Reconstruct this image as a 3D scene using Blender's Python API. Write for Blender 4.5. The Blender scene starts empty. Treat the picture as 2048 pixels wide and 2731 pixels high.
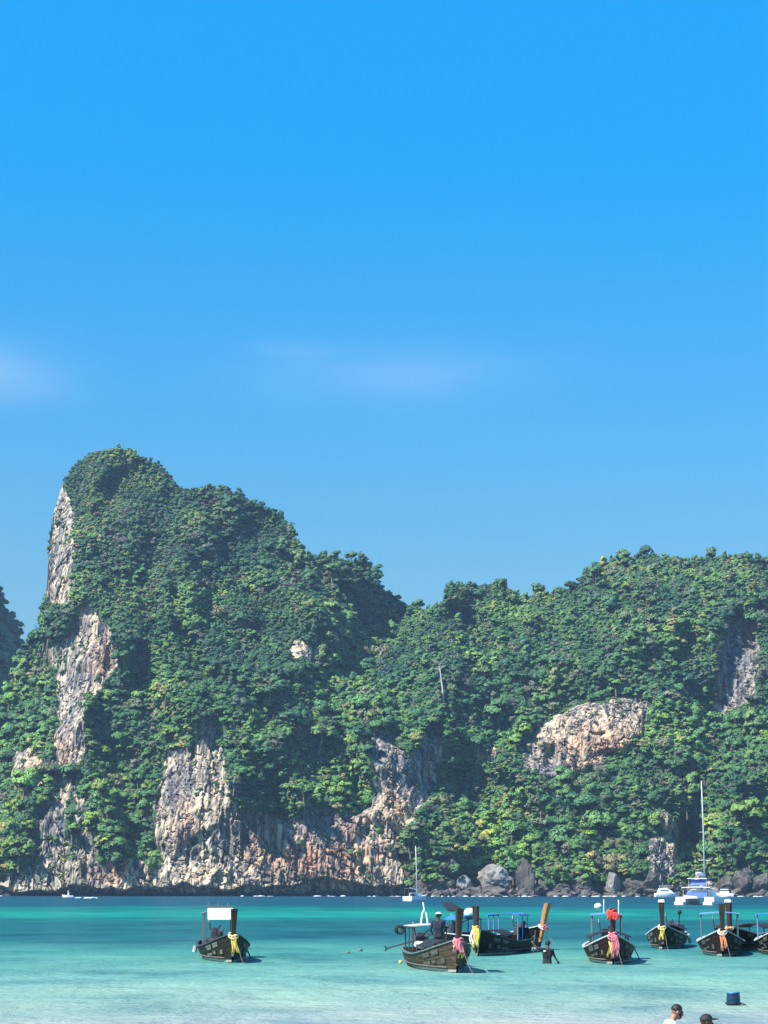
import bpy, bmesh, math, random
import numpy as np
from mathutils import Vector, Matrix, Euler

random.seed(7)
RNG = np.random.default_rng(11)
scene = bpy.context.scene
COL = scene.collection

# ------------------------------------------------------------------ camera
F = 6000.0                       # focal length in photo pixels (2048 x 2731)
PITCH = math.atan(1001.5 / F)
CAMH = 2.81
cam_data = bpy.data.cameras.new('camera')
cam_data.sensor_fit = 'VERTICAL'
cam_data.sensor_height = 36.0
cam_data.lens = 36.0 * F / 2731.0
cam_data.clip_start = 0.5
cam_data.clip_end = 20000
camera = bpy.data.objects.new('camera', cam_data)
camera.location = (0, 0, CAMH)
camera.rotation_euler = (math.radians(90) + PITCH, 0, 0)
COL.objects.link(camera)
scene.camera = camera
scene.render.resolution_x, scene.render.resolution_y = 768, 1024

# ------------------------------------------------------------------ light
SUN_DIR = Vector((-0.76, -0.50, 1.10)).normalized()     # towards the sun
SUN_EL = math.asin(SUN_DIR.z)
SUN_AZ = math.atan2(SUN_DIR.x, SUN_DIR.y)
sun_data = bpy.data.lights.new('sun', 'SUN')
sun_data.energy = 5.0
sun_data.angle = math.radians(0.5)
sun_data.color = (1.0, 0.95, 0.86)
sun = bpy.data.objects.new('sun', sun_data)
sun.rotation_euler = (-SUN_DIR).to_track_quat('-Z', 'Y').to_euler()
sun.location = (-60, 0, 300)
COL.objects.link(sun)

world = bpy.data.worlds.new('World')
scene.world = world
world.use_nodes = True
wn, wl = world.node_tree.nodes, world.node_tree.links
wn.clear()


def wnode(t, **kw):
    n = wn.new(t)
    for k, v in kw.items():
        setattr(n, k, v)
    return n


w_out = wnode('ShaderNodeOutputWorld')
w_bg = wnode('ShaderNodeBackground')
w_bg.inputs['Strength'].default_value = 0.08
w_sky = wnode('ShaderNodeTexSky', sky_type='NISHITA')
w_sky.sun_disc = False
w_sky.sun_elevation = SUN_EL
w_sky.sun_rotation = SUN_AZ
w_sky.air_density = 1.0
w_sky.dust_density = 0.15
w_sky.ozone_density = 3.0
w_sat = wnode('ShaderNodeHueSaturation')
w_sat.inputs['Saturation'].default_value = 1.82
w_sat.inputs['Value'].default_value = 1.0
w_sat.inputs['Hue'].default_value = 0.4925
w_tc0 = wnode('ShaderNodeTexCoord')
w_sep0 = wnode('ShaderNodeSeparateXYZ')
w_el = wnode('ShaderNodeMapRange')
for k_, v_ in (('From Min', 0.06), ('From Max', 0.40), ('To Min', 0.56), ('To Max', 1.64)):
    w_el.inputs[k_].default_value = v_
w_gain = wnode('ShaderNodeVectorMath', operation='SCALE')
wl.new(w_tc0.outputs['Generated'], w_sep0.inputs[0])
wl.new(w_sep0.outputs[2], w_el.inputs[0])
wl.new(w_sky.outputs[0], w_gain.inputs[0])
wl.new(w_el.outputs[0], w_gain.inputs['Scale'])
wl.new(w_gain.outputs[0], w_sat.inputs['Color'])
w_els = wnode('ShaderNodeMapRange')
for k_, v_ in (('From Min', 0.08), ('From Max', 0.36), ('To Min', 1.50), ('To Max', 1.53)):
    w_els.inputs[k_].default_value = v_
wl.new(w_sep0.outputs[2], w_els.inputs[0])
wl.new(w_els.outputs[0], w_sat.inputs['Saturation'])
# a few thin cloud wisps low in the sky: (azimuth x, height z, half width, half height, strength), broken up by noise
w_tc = wnode('ShaderNodeTexCoord')
w_map = wnode('ShaderNodeMapping')
w_map.inputs['Scale'].default_value = (14.0, 14.0, 46.0)
w_noise = wnode('ShaderNodeTexNoise')
w_noise.inputs['Scale'].default_value = 1.0
w_noise.inputs['Detail'].default_value = 5
w_noise.inputs['Roughness'].default_value = 0.55
wl.new(w_tc.outputs['Generated'], w_map.inputs[0])
wl.new(w_map.outputs[0], w_noise.inputs['Vector'])
w_sep = wnode('ShaderNodeSeparateXYZ')
wl.new(w_tc.outputs['Generated'], w_sep.inputs[0])


def wmath(op, a, b=None):
    m_ = wnode('ShaderNodeMath', operation=op)
    for i_, q_ in enumerate((a, b)):
        if q_ is None:
            continue
        if isinstance(q_, (int, float)):
            m_.inputs[i_].default_value = q_
        else:
            wl.new(q_, m_.inputs[i_])
    return m_.outputs[0]


w_total = None
for cx_, cz_, sx_, sz_, k_ in [(0.006, 0.224, 0.056, 0.0125, 0.28), (-0.028, 0.2345, 0.030, 0.0046, 0.2), (0.042, 0.228, 0.026, 0.006, 0.2), (-0.005, 0.231, 0.012, 0.003, 0.18), (-0.178, 0.223, 0.034, 0.013, 0.5),
                               (-0.33, 0.21, 0.06, 0.012, 0.4), (0.36, 0.19, 0.07, 0.012, 0.35)]:
    ex_ = wmath('DIVIDE', wmath('SUBTRACT', w_sep.outputs[0], cx_), sx_)
    ez_ = wmath('DIVIDE', wmath('SUBTRACT', w_sep.outputs[2], cz_), sz_)
    d_ = wmath('ADD', wmath('MULTIPLY', ex_, ex_), wmath('MULTIPLY', ez_, ez_))
    d_ = wmath('ADD', d_, wmath('MULTIPLY', wmath('SUBTRACT', w_noise.outputs['Fac'], 0.5), 3.0))
    g_ = wmath('MULTIPLY', wmath('POWER', 2.718, wmath('MULTIPLY', wmath('MAXIMUM', d_, 0.0), -1.0)), k_)
    g_ = wmath('MULTIPLY', g_, wmath('GREATER_THAN', w_sep.outputs[1], 0.0))
    w_total = g_ if w_total is None else wmath('MAXIMUM', w_total, g_)
w_mix = wnode('ShaderNodeMix', data_type='RGBA')
w_mix.inputs[7].default_value = (2.6, 4.2, 6.6, 1)
wl.new(w_total, w_mix.inputs[0])
wl.new(w_sat.outputs[0], w_mix.inputs[6])
wl.new(w_mix.outputs[2], w_bg.inputs['Color'])
wl.new(w_bg.outputs[0], w_out.inputs[0])

vs = scene.view_settings
vs.view_transform = 'Standard'
vs.look = 'None'
vs.gamma = 1.0
vs.use_curve_mapping = False
vs.exposure = 1.0
scene.cycles.max_bounces = 6
scene.cycles.diffuse_bounces = 2
scene.cycles.glossy_bounces = 3
scene.cycles.transmission_bounces = 3
scene.cycles.transparent_max_bounces = 6
scene.cycles.volume_bounces = 0
scene.cycles.use_denoising = True


# ------------------------------------------------------------------ geometry of the view (where things stand)
def unproject(px, py, Y):
    """World point at depth Y (metres ahead of the camera) seen at photo position px, py; works on arrays."""
    dx = (np.asarray(px, float) - 1024.0) / F
    dy = (1365.5 - np.asarray(py, float)) / F
    cy, cz = math.cos(PITCH), math.sin(PITCH)
    fy = cy - dy * cz
    fz = cz + dy * cy
    t = np.asarray(Y, float) / fy
    return dx * t, np.asarray(Y, float) + 0 * t, CAMH + fz * t


def on_water(px, py, z=0.0):
    dx = (px - 1024.0) / F
    dy = (1365.5 - py) / F
    cy, cz = math.cos(PITCH), math.sin(PITCH)
    fy, fz = cy - dy * cz, cz + dy * cy
    t = (z - CAMH) / fz
    return Vector((dx * t, fy * t, z))


def at(px, py, Y):
    x, y, z = unproject(px, py, Y)
    return Vector((float(x), float(y), float(z)))


# ------------------------------------------------------------------ helpers
def tag(o, label=None, cat=None, group=None, kind=None):
    if label: o['label'] = label
    if cat: o['category'] = cat
    if group: o['group'] = group
    if kind: o['kind'] = kind
    return o


def empty(name, loc=(0, 0, 0), rz=0.0, label=None, cat=None, group=None):
    o = bpy.data.objects.new(name, None)
    o.empty_display_size = 0.3
    o.location = loc
    o.rotation_euler = (0, 0, rz)
    COL.objects.link(o)
    return tag(o, label, cat, group)


def link_mesh(name, me, mat=None, parent=None):
    o = bpy.data.objects.new(name, me)
    if mat is not None and not me.materials:
        me.materials.append(mat)
    COL.objects.link(o)
    if parent is not None:
        o.parent = parent
    return o


def mesh_np(name, verts, faces, smooth=True):
    me = bpy.data.meshes.new(name)
    verts = np.asarray(verts, dtype=np.float32)
    faces = np.asarray(faces, dtype=np.int32)
    n = faces.shape[1]
    me.vertices.add(len(verts))
    me.vertices.foreach_set('co', verts.ravel())
    me.loops.add(faces.size)
    me.loops.foreach_set('vertex_index', faces.ravel())
    me.polygons.add(len(faces))
    me.polygons.foreach_set('loop_start', np.arange(0, faces.size, n, dtype=np.int32))
    me.polygons.foreach_set('loop_total', np.full(len(faces), n, dtype=np.int32))
    me.polygons.foreach_set('use_smooth', np.full(len(faces), smooth, dtype=bool))
    me.update(calc_edges=True)
    return me


class MB:
    """collects boxes, tubes, lofts and builds them as one mesh object"""
    def __init__(self):
        self.v, self.f = [], []

    def add(self, verts, faces):
        o = len(self.v)
        self.v += [tuple(p) for p in verts]
        self.f += [tuple(i + o for i in f) for f in faces]

    def box(self, c, s, rot=None, taper=1.0):
        hx, hy, hz = s[0] / 2, s[1] / 2, s[2] / 2
        pts = []
        for z, k in ((-hz, 1.0), (hz, taper)):
            for x, y in ((-hx, -hy), (hx, -hy), (hx, hy), (-hx, hy)):
                p = Vector((x * k, y * k, z))
                if rot is not None:
                    p = rot @ p
                pts.append(p + Vector(c))
        self.add(pts, [(0, 3, 2, 1), (4, 5, 6, 7), (0, 1, 5, 4), (1, 2, 6, 5), (2, 3, 7, 6), (3, 0, 4, 7)])

    def tube(self, pts, radii, n=8, cap=True, squash=1.0):
        pts = [Vector(p) for p in pts]
        if not hasattr(radii, '__len__'):
            radii = [radii] * len(pts)
        rings = []
        ref = Vector((0, 0, 1))
        d0 = (pts[-1] - pts[0]).normalized() if (pts[-1] - pts[0]).length > 1e-6 else Vector((0, 0, 1))
        if abs(d0.dot(ref)) > 0.95:
            ref = Vector((1, 0, 0))
        for i, p in enumerate(pts):
            a = pts[max(i - 1, 0)]
            b = pts[min(i + 1, len(pts) - 1)]
            d = (b - a).normalized()
            s = d.cross(ref)
            if s.length < 1e-5:
                s = d.cross(Vector((0, 1, 0)))
            s.normalize()
            u = s.cross(d).normalized()
            rings.append([p + (s * math.cos(2 * math.pi * k / n) + u * math.sin(2 * math.pi * k / n) * squash) * radii[i] for k in range(n)])
        verts = [q for r in rings for q in r]
        faces = []
        for i in range(len(rings) - 1):
            for k in range(n):
                k2 = (k + 1) % n
                faces.append((i * n + k, i * n + k2, (i + 1) * n + k2, (i + 1) * n + k))
        if cap:
            faces.append(tuple(range(n - 1, -1, -1)))
            m = (len(rings) - 1) * n
            faces.append(tuple(range(m, m + n)))
        self.add(verts, faces)

    def grid(self, rows, closed=False):
        """rows: list of equally long point lists"""
        n = len(rows[0])
        verts = [p for r in rows for p in r]
        faces = []
        for i in range(len(rows) - 1):
            for k in range(n if closed else n - 1):
                k2 = (k + 1) % n
                faces.append((i * n + k, i * n + k2, (i + 1) * n + k2, (i + 1) * n + k))
        self.add(verts, faces)

    def slab(self, rows, thick):
        """a curved sheet given real thickness (thick: offset vector)"""
        t = Vector(thick)
        n, m = len(rows[0]), len(rows)
        top = [[Vector(p) + t for p in r] for r in rows]
        o = len(self.v)
        self.grid(rows)
        self.grid(top)
        q = n * m
        per = [k for k in range(n)] + [i * n + n - 1 for i in range(1, m)] + [(m - 1) * n + k for k in range(n - 2, -1, -1)] + [i * n for i in range(m - 2, 0, -1)]
        for a, b in zip(per, per[1:] + per[:1]):
            self.f.append((o + a, o + b, o + q + b, o + q + a))

    def ball(self, c, r, n=10, m=7):
        r = r if hasattr(r, '__len__') else (r, r, r)
        rows = []
        for i in range(m + 1):
            th = math.pi * i / m
            rr = max(math.sin(th), 0.02)
            rows.append([(c[0] + r[0] * rr * math.cos(2 * math.pi * k / n), c[1] + r[1] * rr * math.sin(2 * math.pi * k / n), c[2] - r[2] * math.cos(th)) for k in range(n)])
        self.grid(rows, closed=True)

    def build(self, name, mat, parent=None, smooth=False, bevel=0.0):
        me = bpy.data.meshes.new(name)
        me.from_pydata([tuple(p) for p in self.v], [], self.f)
        bm = bmesh.new()
        bm.from_mesh(me)
        bmesh.ops.recalc_face_normals(bm, faces=bm.faces)
        if bevel:
            bmesh.ops.bevel(bm, geom=[e for e in bm.edges if len(e.link_faces) == 2 and e.calc_face_angle(0) > 0.5], offset=bevel, segments=1, affect='EDGES')
        for f in bm.faces:
            f.smooth = smooth
        bm.to_mesh(me)
        bm.free()
        return link_mesh(name, me, mat, parent)


def new_mat(name):
    m = bpy.data.materials.new(name)
    m.use_nodes = True
    nt = m.node_tree
    return m, nt.nodes, nt.links, nt.nodes['Principled BSDF']


def N(nodes, t, **kw):
    n = nodes.new(t)
    ins = kw.pop('ins', {})
    for k, v in kw.items():
        setattr(n, k, v)
    for k, v in ins.items():
        n.inputs[k].default_value = v
    return n


def ramp(nodes, stops, interp='LINEAR'):
    r = nodes.new('ShaderNodeValToRGB')
    cr = r.color_ramp
    cr.interpolation = interp
    while len(cr.elements) < len(stops):
        cr.elements.new(0.5)
    for e, (p, c) in zip(cr.elements, stops):
        e.position = p
        e.color = (c[0], c[1], c[2], 1)
    return r


MATS = {}


def paint(key, col, rough=0.6, var=0.25, scale=6.0, metal=0.0, spec=0.4, stretch=None, bump=0.0):
    """a worn plain colour with procedural variation"""
    if key in MATS:
        return MATS[key]
    m, n, l, b = new_mat(key)
    tc = N(n, 'ShaderNodeTexCoord')
    mp = N(n, 'ShaderNodeMapping')
    if stretch:
        mp.inputs['Scale'].default_value = stretch
    no = N(n, 'ShaderNodeTexNoise', ins={'Scale': scale, 'Detail': 6.0, 'Roughness': 0.65})
    lo = [c * (1 - var) for c in col]
    hi = [min(c * (1 + var), 0.9) for c in col]
    r = ramp(n, [(0.3, lo), (0.7, hi)])
    l.new(tc.outputs['Object'], mp.inputs[0])
    l.new(mp.outputs[0], no.inputs['Vector'])
    l.new(no.outputs['Fac'], r.inputs[0])
    l.new(r.outputs[0], b.inputs['Base Color'])
    b.inputs['Roughness'].default_value = rough
    b.inputs['Metallic'].default_value = metal
    b.inputs['Specular IOR Level'].default_value = spec
    if bump:
        bp = N(n, 'ShaderNodeBump', ins={'Strength': bump, 'Distance': 0.02})
        l.new(no.outputs['Fac'], bp.inputs['Height'])
        l.new(bp.outputs[0], b.inputs['Normal'])
    MATS[key] = m
    return m


# ------------------------------------------------------------------ numpy noise
def _hash(ix, iy, iz, seed):
    h = (ix.astype(np.int64) * 374761393 + iy.astype(np.int64) * 668265263 + iz.astype(np.int64) * 2147483647 + seed * 1274126177) & 0xFFFFFFFF
    h = ((h ^ (h >> 13)) * 1274126177) & 0xFFFFFFFF
    h = ((h ^ (h >> 16)) * 2246822519) & 0xFFFFFFFF
    h = h ^ (h >> 15)
    return (h & 0xFFFFFF).astype(np.float64) / float(0xFFFFFF)


def vnoise(x, y, z, seed=0):
    x, y, z = np.broadcast_arrays(np.asarray(x, float), np.asarray(y, float), np.asarray(z, float))
    ix, iy, iz = np.floor(x), np.floor(y), np.floor(z)
    fx, fy, fz = x - ix, y - iy, z - iz
    fx, fy, fz = [t * t * t * (t * (t * 6 - 15) + 10) for t in (fx, fy, fz)]
    def g(a, b, c): return _hash(ix + a, iy + b, iz + c, seed)
    x00 = g(0, 0, 0) * (1 - fx) + g(1, 0, 0) * fx
    x10 = g(0, 1, 0) * (1 - fx) + g(1, 1, 0) * fx
    x01 = g(0, 0, 1) * (1 - fx) + g(1, 0, 1) * fx
    x11 = g(0, 1, 1) * (1 - fx) + g(1, 1, 1) * fx
    y0 = x00 * (1 - fy) + x10 * fy
    y1 = x01 * (1 - fy) + x11 * fy
    return (y0 * (1 - fz) + y1 * fz) * 2 - 1


def fbm(x, y, z, octaves=4, seed=0, gain=0.5):
    s, a, t = 0.0, 1.0, 0.0
    for i in range(octaves):
        s = s + a * vnoise(x * 2 ** i, y * 2 ** i, z * 2 ** i, seed + i * 17)
        t += a
        a *= gain
    return s / t


def in_poly(px, py, poly):
    inside = np.zeros(np.shape(px), bool)
    n = len(poly)
    for i in range(n):
        x0, y0 = poly[i]
        x1, y1 = poly[(i + 1) % n]
        if y0 == y1:
            continue
        c = ((y0 > py) != (y1 > py)) & (px < (x1 - x0) * (py - y0) / (y1 - y0) + x0)
        inside ^= c
    return inside


def blur(a, k):
    for _ in range(k):
        p = np.pad(a, 1, mode='edge')
        a = (p[:-2, 1:-1] + p[2:, 1:-1] + p[1:-1, :-2] + p[1:-1, 2:] + 2 * a) / 6.0
    return a

# ------------------------------------------------------------------ the headland: shape
RIDGE = [(-360, 2060), (-150, 1970), (0, 1872), (25, 1836), (55, 1768), (76, 1722), (101, 1680), (118, 1615), (126, 1545), (131, 1445),
         (140, 1382), (156, 1330), (163, 1298), (183, 1264), (212, 1232), (253, 1206), (310, 1200), (346, 1202), (380, 1220), (422, 1238),
         (456, 1270), (481, 1302), (540, 1308), (612, 1305), (658, 1330), (696, 1352), (738, 1372), (776, 1406), (789, 1440), (812, 1478),
         (869, 1484), (915, 1508), (974, 1490), (991, 1524), (1025, 1574), (1063, 1604), (1097, 1622), (1135, 1630), (1177, 1618),
         (1198, 1568), (1236, 1568), (1291, 1570), (1333, 1566), (1367, 1584), (1399, 1600), (1432, 1584), (1496, 1582), (1546, 1552),
         (1584, 1508), (1639, 1504), (1728, 1482), (1770, 1490), (1854, 1496), (1897, 1490), (2048, 1490), (2200, 1500), (2420, 1540)]

# (px, py, depth): where the slopes of the headland stand
CTRL = [(-360, 2392, 790), (-150, 2392, 775), (0, 2392, 760), (200, 2392, 752), (400, 2392, 744), (560, 2392, 738), (760, 2392, 744), (950, 2392, 744),
        (1120, 2392, 742), (1300, 2392, 742), (1550, 2392, 740), (1740, 2392, 736), (1840, 2392, 748), (2048, 2392, 734), (2420, 2392, 730),
        (-200, 2100, 830), (0, 2200, 778), (60, 2060, 784), (0, 1960, 815), (60, 1850, 830), (-200, 2000, 850), (110, 2200, 762),
        (170, 2150, 764), (180, 1950, 780), (120, 1800, 815), (60, 1770, 845), (240, 1740, 798), (300, 1780, 795), (300, 2000, 777), (380, 2150, 764),
        (420, 2050, 768), (440, 2250, 746), (540, 2200, 742), (560, 1960, 756), (600, 2050, 752), (640, 2200, 748), (720, 2190, 750), (800, 2190, 750),
        (140, 1600, 838), (200, 1600, 812), (135, 1445, 858), (200, 1445, 822), (260, 1445, 826), (170, 1300, 862), (300, 1300, 842), (310, 1205, 868),
        (400, 1400, 832), (420, 1240, 872), (480, 1600, 806), (480, 1310, 868), (600, 1310, 862), (620, 1500, 828), (560, 1780, 785), (700, 1360, 866), (740, 1600, 812),
        (700, 1900, 776), (780, 1440, 858), (840, 1620, 806), (800, 1740, 790), (905, 1560, 838), (930, 1690, 836), (960, 1500, 860), (1020, 1600, 862),
        (1080, 1720, 862), (1100, 1630, 876), (1130, 1740, 828), (1200, 1600, 846), (1160, 1700, 838), (1060, 1800, 806), (950, 1850, 790), (880, 1980, 768), (1000, 1960, 766),
        (820, 2110, 760), (1020, 2050, 752), (1080, 2150, 748), (900, 2230, 748), (1150, 2000, 770), (1200, 2080, 792), (1230, 1950, 790), (1190, 1850, 800),
        (1280, 2100, 772), (1260, 2250, 752), (1120, 2260, 752), (1300, 1750, 828), (1290, 1580, 866), (1400, 1620, 862), (1400, 1850, 806), (1500, 1600, 856), (1550, 1750, 818),
        (1440, 2010, 782), (1560, 1960, 778), (1700, 1930, 780), (1560, 2080, 770), (1460, 2130, 768), (1600, 2250, 748), (1500, 2320, 744), (1728, 1490, 868), (1640, 1600, 842), (1800, 1640, 824),
        (1850, 1780, 800), (1750, 1820, 797), (1870, 1880, 806), (1920, 1960, 800), (1960, 1700, 822), (2010, 1700, 834), (1950, 1850, 808), (2048, 1600, 822), (2048, 1800, 796), (1960, 2000, 786),
        (1850, 2050, 774), (1760, 2180, 748), (1745, 2300, 738), (1840, 2240, 764), (1950, 2200, 752), (2048, 2100, 764), (1900, 1500, 866), (2048, 1500, 862), (2300, 1700, 820), (2420, 1550, 870), (2300, 2100, 760)]


def rbf_fit(ctrl):
    P = np.array(ctrl, float)
    X = P[:, :2] / 300.0
    d = np.linalg.norm(X[:, None] - X[None], axis=2)
    K = d + np.eye(len(X)) * -0.06
    A = np.ones((len(X), 3))
    A[:, 1:] = X
    M = np.zeros((len(X) + 3, len(X) + 3))
    M[:len(X), :len(X)] = K
    M[:len(X), len(X):] = A
    M[len(X):, :len(X)] = A.T
    w = np.linalg.solve(M, np.concatenate([P[:, 2], np.zeros(3)]))
    return X, w


def rbf_eval(fit, px, py):
    X, w = fit
    n = len(X)
    qx, qy = px / 300.0, py / 300.0
    out = w[n] + w[n + 1] * qx + w[n + 2] * qy
    for i in range(n):
        out = out + w[i] * np.hypot(qx - X[i, 0], qy - X[i, 1])
    return out


def Z1(pts): return [(x * 0.422, 1150 + y * 0.422) for x, y in pts]
def Z2(pts): return [(x * 0.422, 1750 + y * 0.422) for x, y in pts]
def Z3(pts): return [(700 + x * 0.422, 1350 + y * 0.422) for x, y in pts]
def Z4(pts): return [(600 + x * 0.422, 1850 + y * 0.422) for x, y in pts]
def Z5(pts): return [(1348 + x * 0.422, 1400 + y * 0.422) for x, y in pts]
def Z6(pts): return [(1348 + x * 0.422, 1900 + y * 0.422) for x, y in pts]


ROCKS = [
    Z1([(250, 330), (440, 370), (470, 560), (485, 780), (475, 900), (440, 980), (455, 1085), (330, 1080), (200, 1000), (200, 330)]),
    Z1([(530, 1080), (610, 1180), (700, 1260), (735, 1400), (725, 1500), (650, 1590), (600, 1659), (340, 1659), (350, 1500), (280, 1480), (270, 1400), (340, 1340), (430, 1290)]),
    Z2([(370, 0), (720, 0), (710, 90), (590, 200), (560, 260), (540, 330), (540, 480), (530, 620), (520, 760), (470, 830), (430, 880), (400, 960), (400, 1120), (430, 1180),
        (470, 1130), (460, 980), (470, 840), (550, 850), (570, 1000), (590, 1100), (620, 1320), (740, 1310), (860, 1270), (1000, 1360), (1040, 1440), (1040, 1560), (-900, 1560), (-900, 1400), (0, 1390), (140, 1330),
        (230, 1180), (240, 960), (310, 820), (340, 700), (345, 560), (365, 330), (340, 150)]),
    Z2([(80, 600), (180, 580), (275, 620), (285, 720), (270, 820), (150, 860), (90, 820), (70, 700)]),
    Z2([(1000, 1540), (985, 950), (1020, 780), (1070, 600), (1250, 570), (1265, 400), (1330, 370), (1395, 440), (1430, 600), (1450, 800), (1480, 960), (1560, 960), (1680, 1020), (1680, 1540)]),
    Z4([(-10, 560), (50, 690), (220, 780), (380, 790), (520, 720), (640, 690), (720, 760), (900, 740), (960, 640), (900, 380), (930, 220), (1060, 210), (1110, 340), (1180, 380), (1240, 260), (1330, 170),
        (1395, 300), (1340, 560), (1290, 690), (1210, 740), (1130, 900), (1100, 1020), (1170, 1150), (1200, 1330), (-10, 1330)]),
    Z5([(85, 1500), (100, 1390), (280, 1235), (430, 1130), (540, 1120), (700, 1120), (780, 1070), (910, 1100), (890, 1330), (780, 1380), (700, 1420), (600, 1510), (470, 1540), (400, 1590), (210, 1610), (110, 1540)]),
    Z5([(1390, 560), (1590, 560), (1610, 850), (1570, 1090), (1440, 1140), (1330, 1230), (1330, 900), (1370, 700)]),
    Z5([(1570, 470), (1700, 500), (1700, 590), (1590, 540)]),
    Z3([(190, 850), (250, 830), (330, 860), (345, 1000), (300, 1020), (240, 960), (180, 980)]),
    Z6([(-420, 1080), (0, 1060), (240, 1050), (500, 1060), (880, 1080), (900, 1000), (880, 830), (900, 780), (990, 760), (960, 650), (1000, 600), (1060, 640), (1110, 780), (1090, 880), (1130, 960), (1160, 1020),
        (1400, 1100), (1700, 1090), (2600, 1080), (2600, 1240), (-420, 1240)]),
    Z4([(1590, 300), (1700, 310), (1700, 440), (1600, 470)]),
    Z3([(1330, 1480), (1480, 1470), (1530, 1600), (1420, 1650), (1340, 1640)]),
]
# warm iron-stained faces (cx, cy, rx, ry)
STAINS = [(870, 2300, 170, 60, 1.0), (940, 2200, 60, 60, 0.7), (1600, 1990, 120, 55, 0.75), (690, 2250, 60, 80, 0.6), (270, 1770, 50, 60, 0.45), (90, 2070, 30, 40, 0.8), (310, 2330, 80, 40, 0.6),
          (500, 2180, 60, 90, 0.35), (1060, 2150, 40, 90, 0.5), (180, 2030, 30, 70, 0.5), (560, 2340, 90, 40, 0.3)]
GREYS = [(200, 1830, 40, 160, 0.5), (170, 2220, 50, 120, 0.5), (500, 2085, 34, 46, 1.0), (508, 2270, 34, 40, 0.9), (960, 2010, 80, 110, 1.0), (1100, 2000, 60, 120, 0.8), (1960, 1770, 60, 130, 1.0), (860, 2170, 110, 60, 0.9), (180, 1400, 60, 130, 0.35), (1560, 2350, 600, 60, 0.7), (240, 2330, 60, 60, 0.4), (640, 2170, 50, 90, 0.6), (455, 2120, 20, 60, 0.8), (1480, 2060, 60, 60, 0.6)]  # grey rock; on the tall cliff, cave shading painted into the colour


def blob(px, py, items):
    s = np.zeros(np.shape(px))
    for cx, cy, rx, ry, a in items:
        s = np.maximum(s, a * np.exp(-(((px - cx) / rx) ** 2 + ((py - cy) / ry) ** 2)))
    return s


def worley(u, v_, seed=0):
    iu, iv = np.floor(u), np.floor(v_)
    f1 = np.full(np.shape(u), 9.0)
    f2 = np.full(np.shape(u), 9.0)
    cid = np.zeros(np.shape(u))
    for a in (-1, 0, 1):
        for b in (-1, 0, 1):
            cu, cv = iu + a, iv + b
            z_ = np.zeros_like(cu)
            qx = cu + 0.15 + 0.7 * _hash(cu, cv, z_, seed)
            qy = cv + 0.15 + 0.7 * _hash(cu, cv, z_ + 1, seed)
            d = np.hypot(u - qx, v_ - qy)
            idv = _hash(cu, cv, z_ + 2, seed) * 2 - 1
            near = d < f1
            f2 = np.where(near, f1, np.minimum(f2, d))
            cid = np.where(near, idv, cid)
            f1 = np.where(near, d, f1)
    return f1, f2, cid


# ---- grid of the front face
cols = np.concatenate([np.arange(-360, 0, 8.0), np.arange(0, 108, 3.5), np.arange(108, 170, 1.0), np.arange(170, 2060, 3.5), np.arange(2060, 2421, 8.0)])
NR = 340
rx = np.array([p[0] for p in RIDGE], float)
ry = np.array([p[1] for p in RIDGE], float)
ridge = np.interp(cols, rx, ry) + 7 * fbm(cols * 0.05, 0.0, 0.0, 3, seed=5)
v = np.linspace(0, 1, NR)
PX = np.repeat(cols[:, None], NR, 1)
PY = 2396.0 + (ridge[:, None] - 2396.0) * v[None, :]
fit = rbf_fit(CTRL)
YB = rbf_eval(fit, PX, PY)
X0, _, Z0 = unproject(PX, PY, YB)
# rock exposure
jx = 16 * fbm(X0 * 0.22, Z0 * 0.22, 0.0, 3, seed=31)
jy = 20 * fbm(X0 * 0.22, Z0 * 0.22, 7.0, 3, seed=32)
ROCK = np.zeros(PX.shape, bool)
for poly in ROCKS:
    ROCK |= in_poly(PX + jx, PY + jy, poly)
ROCKf = blur(ROCK.astype(float), 3)
# spurs and gullies of the slope
wob = 0.5 * fbm(X0 * 0.02, Z0 * 0.02, 1.0, 2, seed=1)
spur = fbm(X0 * 0.036 + Z0 * 0.014 + wob, Z0 * 0.016, 3.0, 3, seed=2)
big = 40.0 * (0.30 - np.abs(spur)) * -1.0 + 11.0 * fbm(X0 * 0.06, Z0 * 0.05, 2.0, 2, seed=7)
edge = np.clip((PY - ridge[:, None]) / 70.0, 0, 1)
low = np.clip((2396 - PY) / 120.0, 0, 1)
Y = YB + big * (0.30 + 0.70 * (1 - blur(ROCK.astype(float), 10))) * edge * low
# karst faces: vertical flutes, ledges, hollows
fl = fbm(X0 * 0.30 + 0.8 * fbm(X0 * 0.1, Z0 * 0.1, 1.0, 2, seed=9), Z0 * 0.050, 0.0, 4, seed=3)
led = fbm(X0 * 0.07, Z0 * 0.24, 5.0, 3, seed=4)
hol = fbm(X0 * 0.13, Z0 * 0.11, 9.0, 3, seed=6)
fine = fbm(X0 * 0.9, Z0 * 0.40, 2.0, 3, seed=8)
crk = np.abs(fbm(X0 * 0.35 + 0.25 * Z0, Z0 * 0.20 - 0.05 * X0, 6.0, 3, seed=14))
wu = X0 + 2.0 * fbm(X0 * 0.15, Z0 * 0.15, 0.0, 2, seed=15) + 0.25 * Z0 * fbm(X0 * 0.02, Z0 * 0.02, 0.0, 1, seed=19)
a1, a2, ac = worley(wu / 4.6, Z0 / 17.0 + 0.05 * X0, 51)
b1, b2, bc = worley(wu / 2.0 + 9, Z0 / 9.0 + 0.06 * X0, 52)
c1, c2, cc = worley(wu / 1.0 + 4, Z0 / 3.0, 53)
block = 2.0 * ac + 0.75 * bc + 0.10 * cc + 1.7 * np.clip(1 - (a2 - a1) / 0.10, 0, 1) + 1.0 * np.clip(1 - (b2 - b1) / 0.14, 0, 1)
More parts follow.
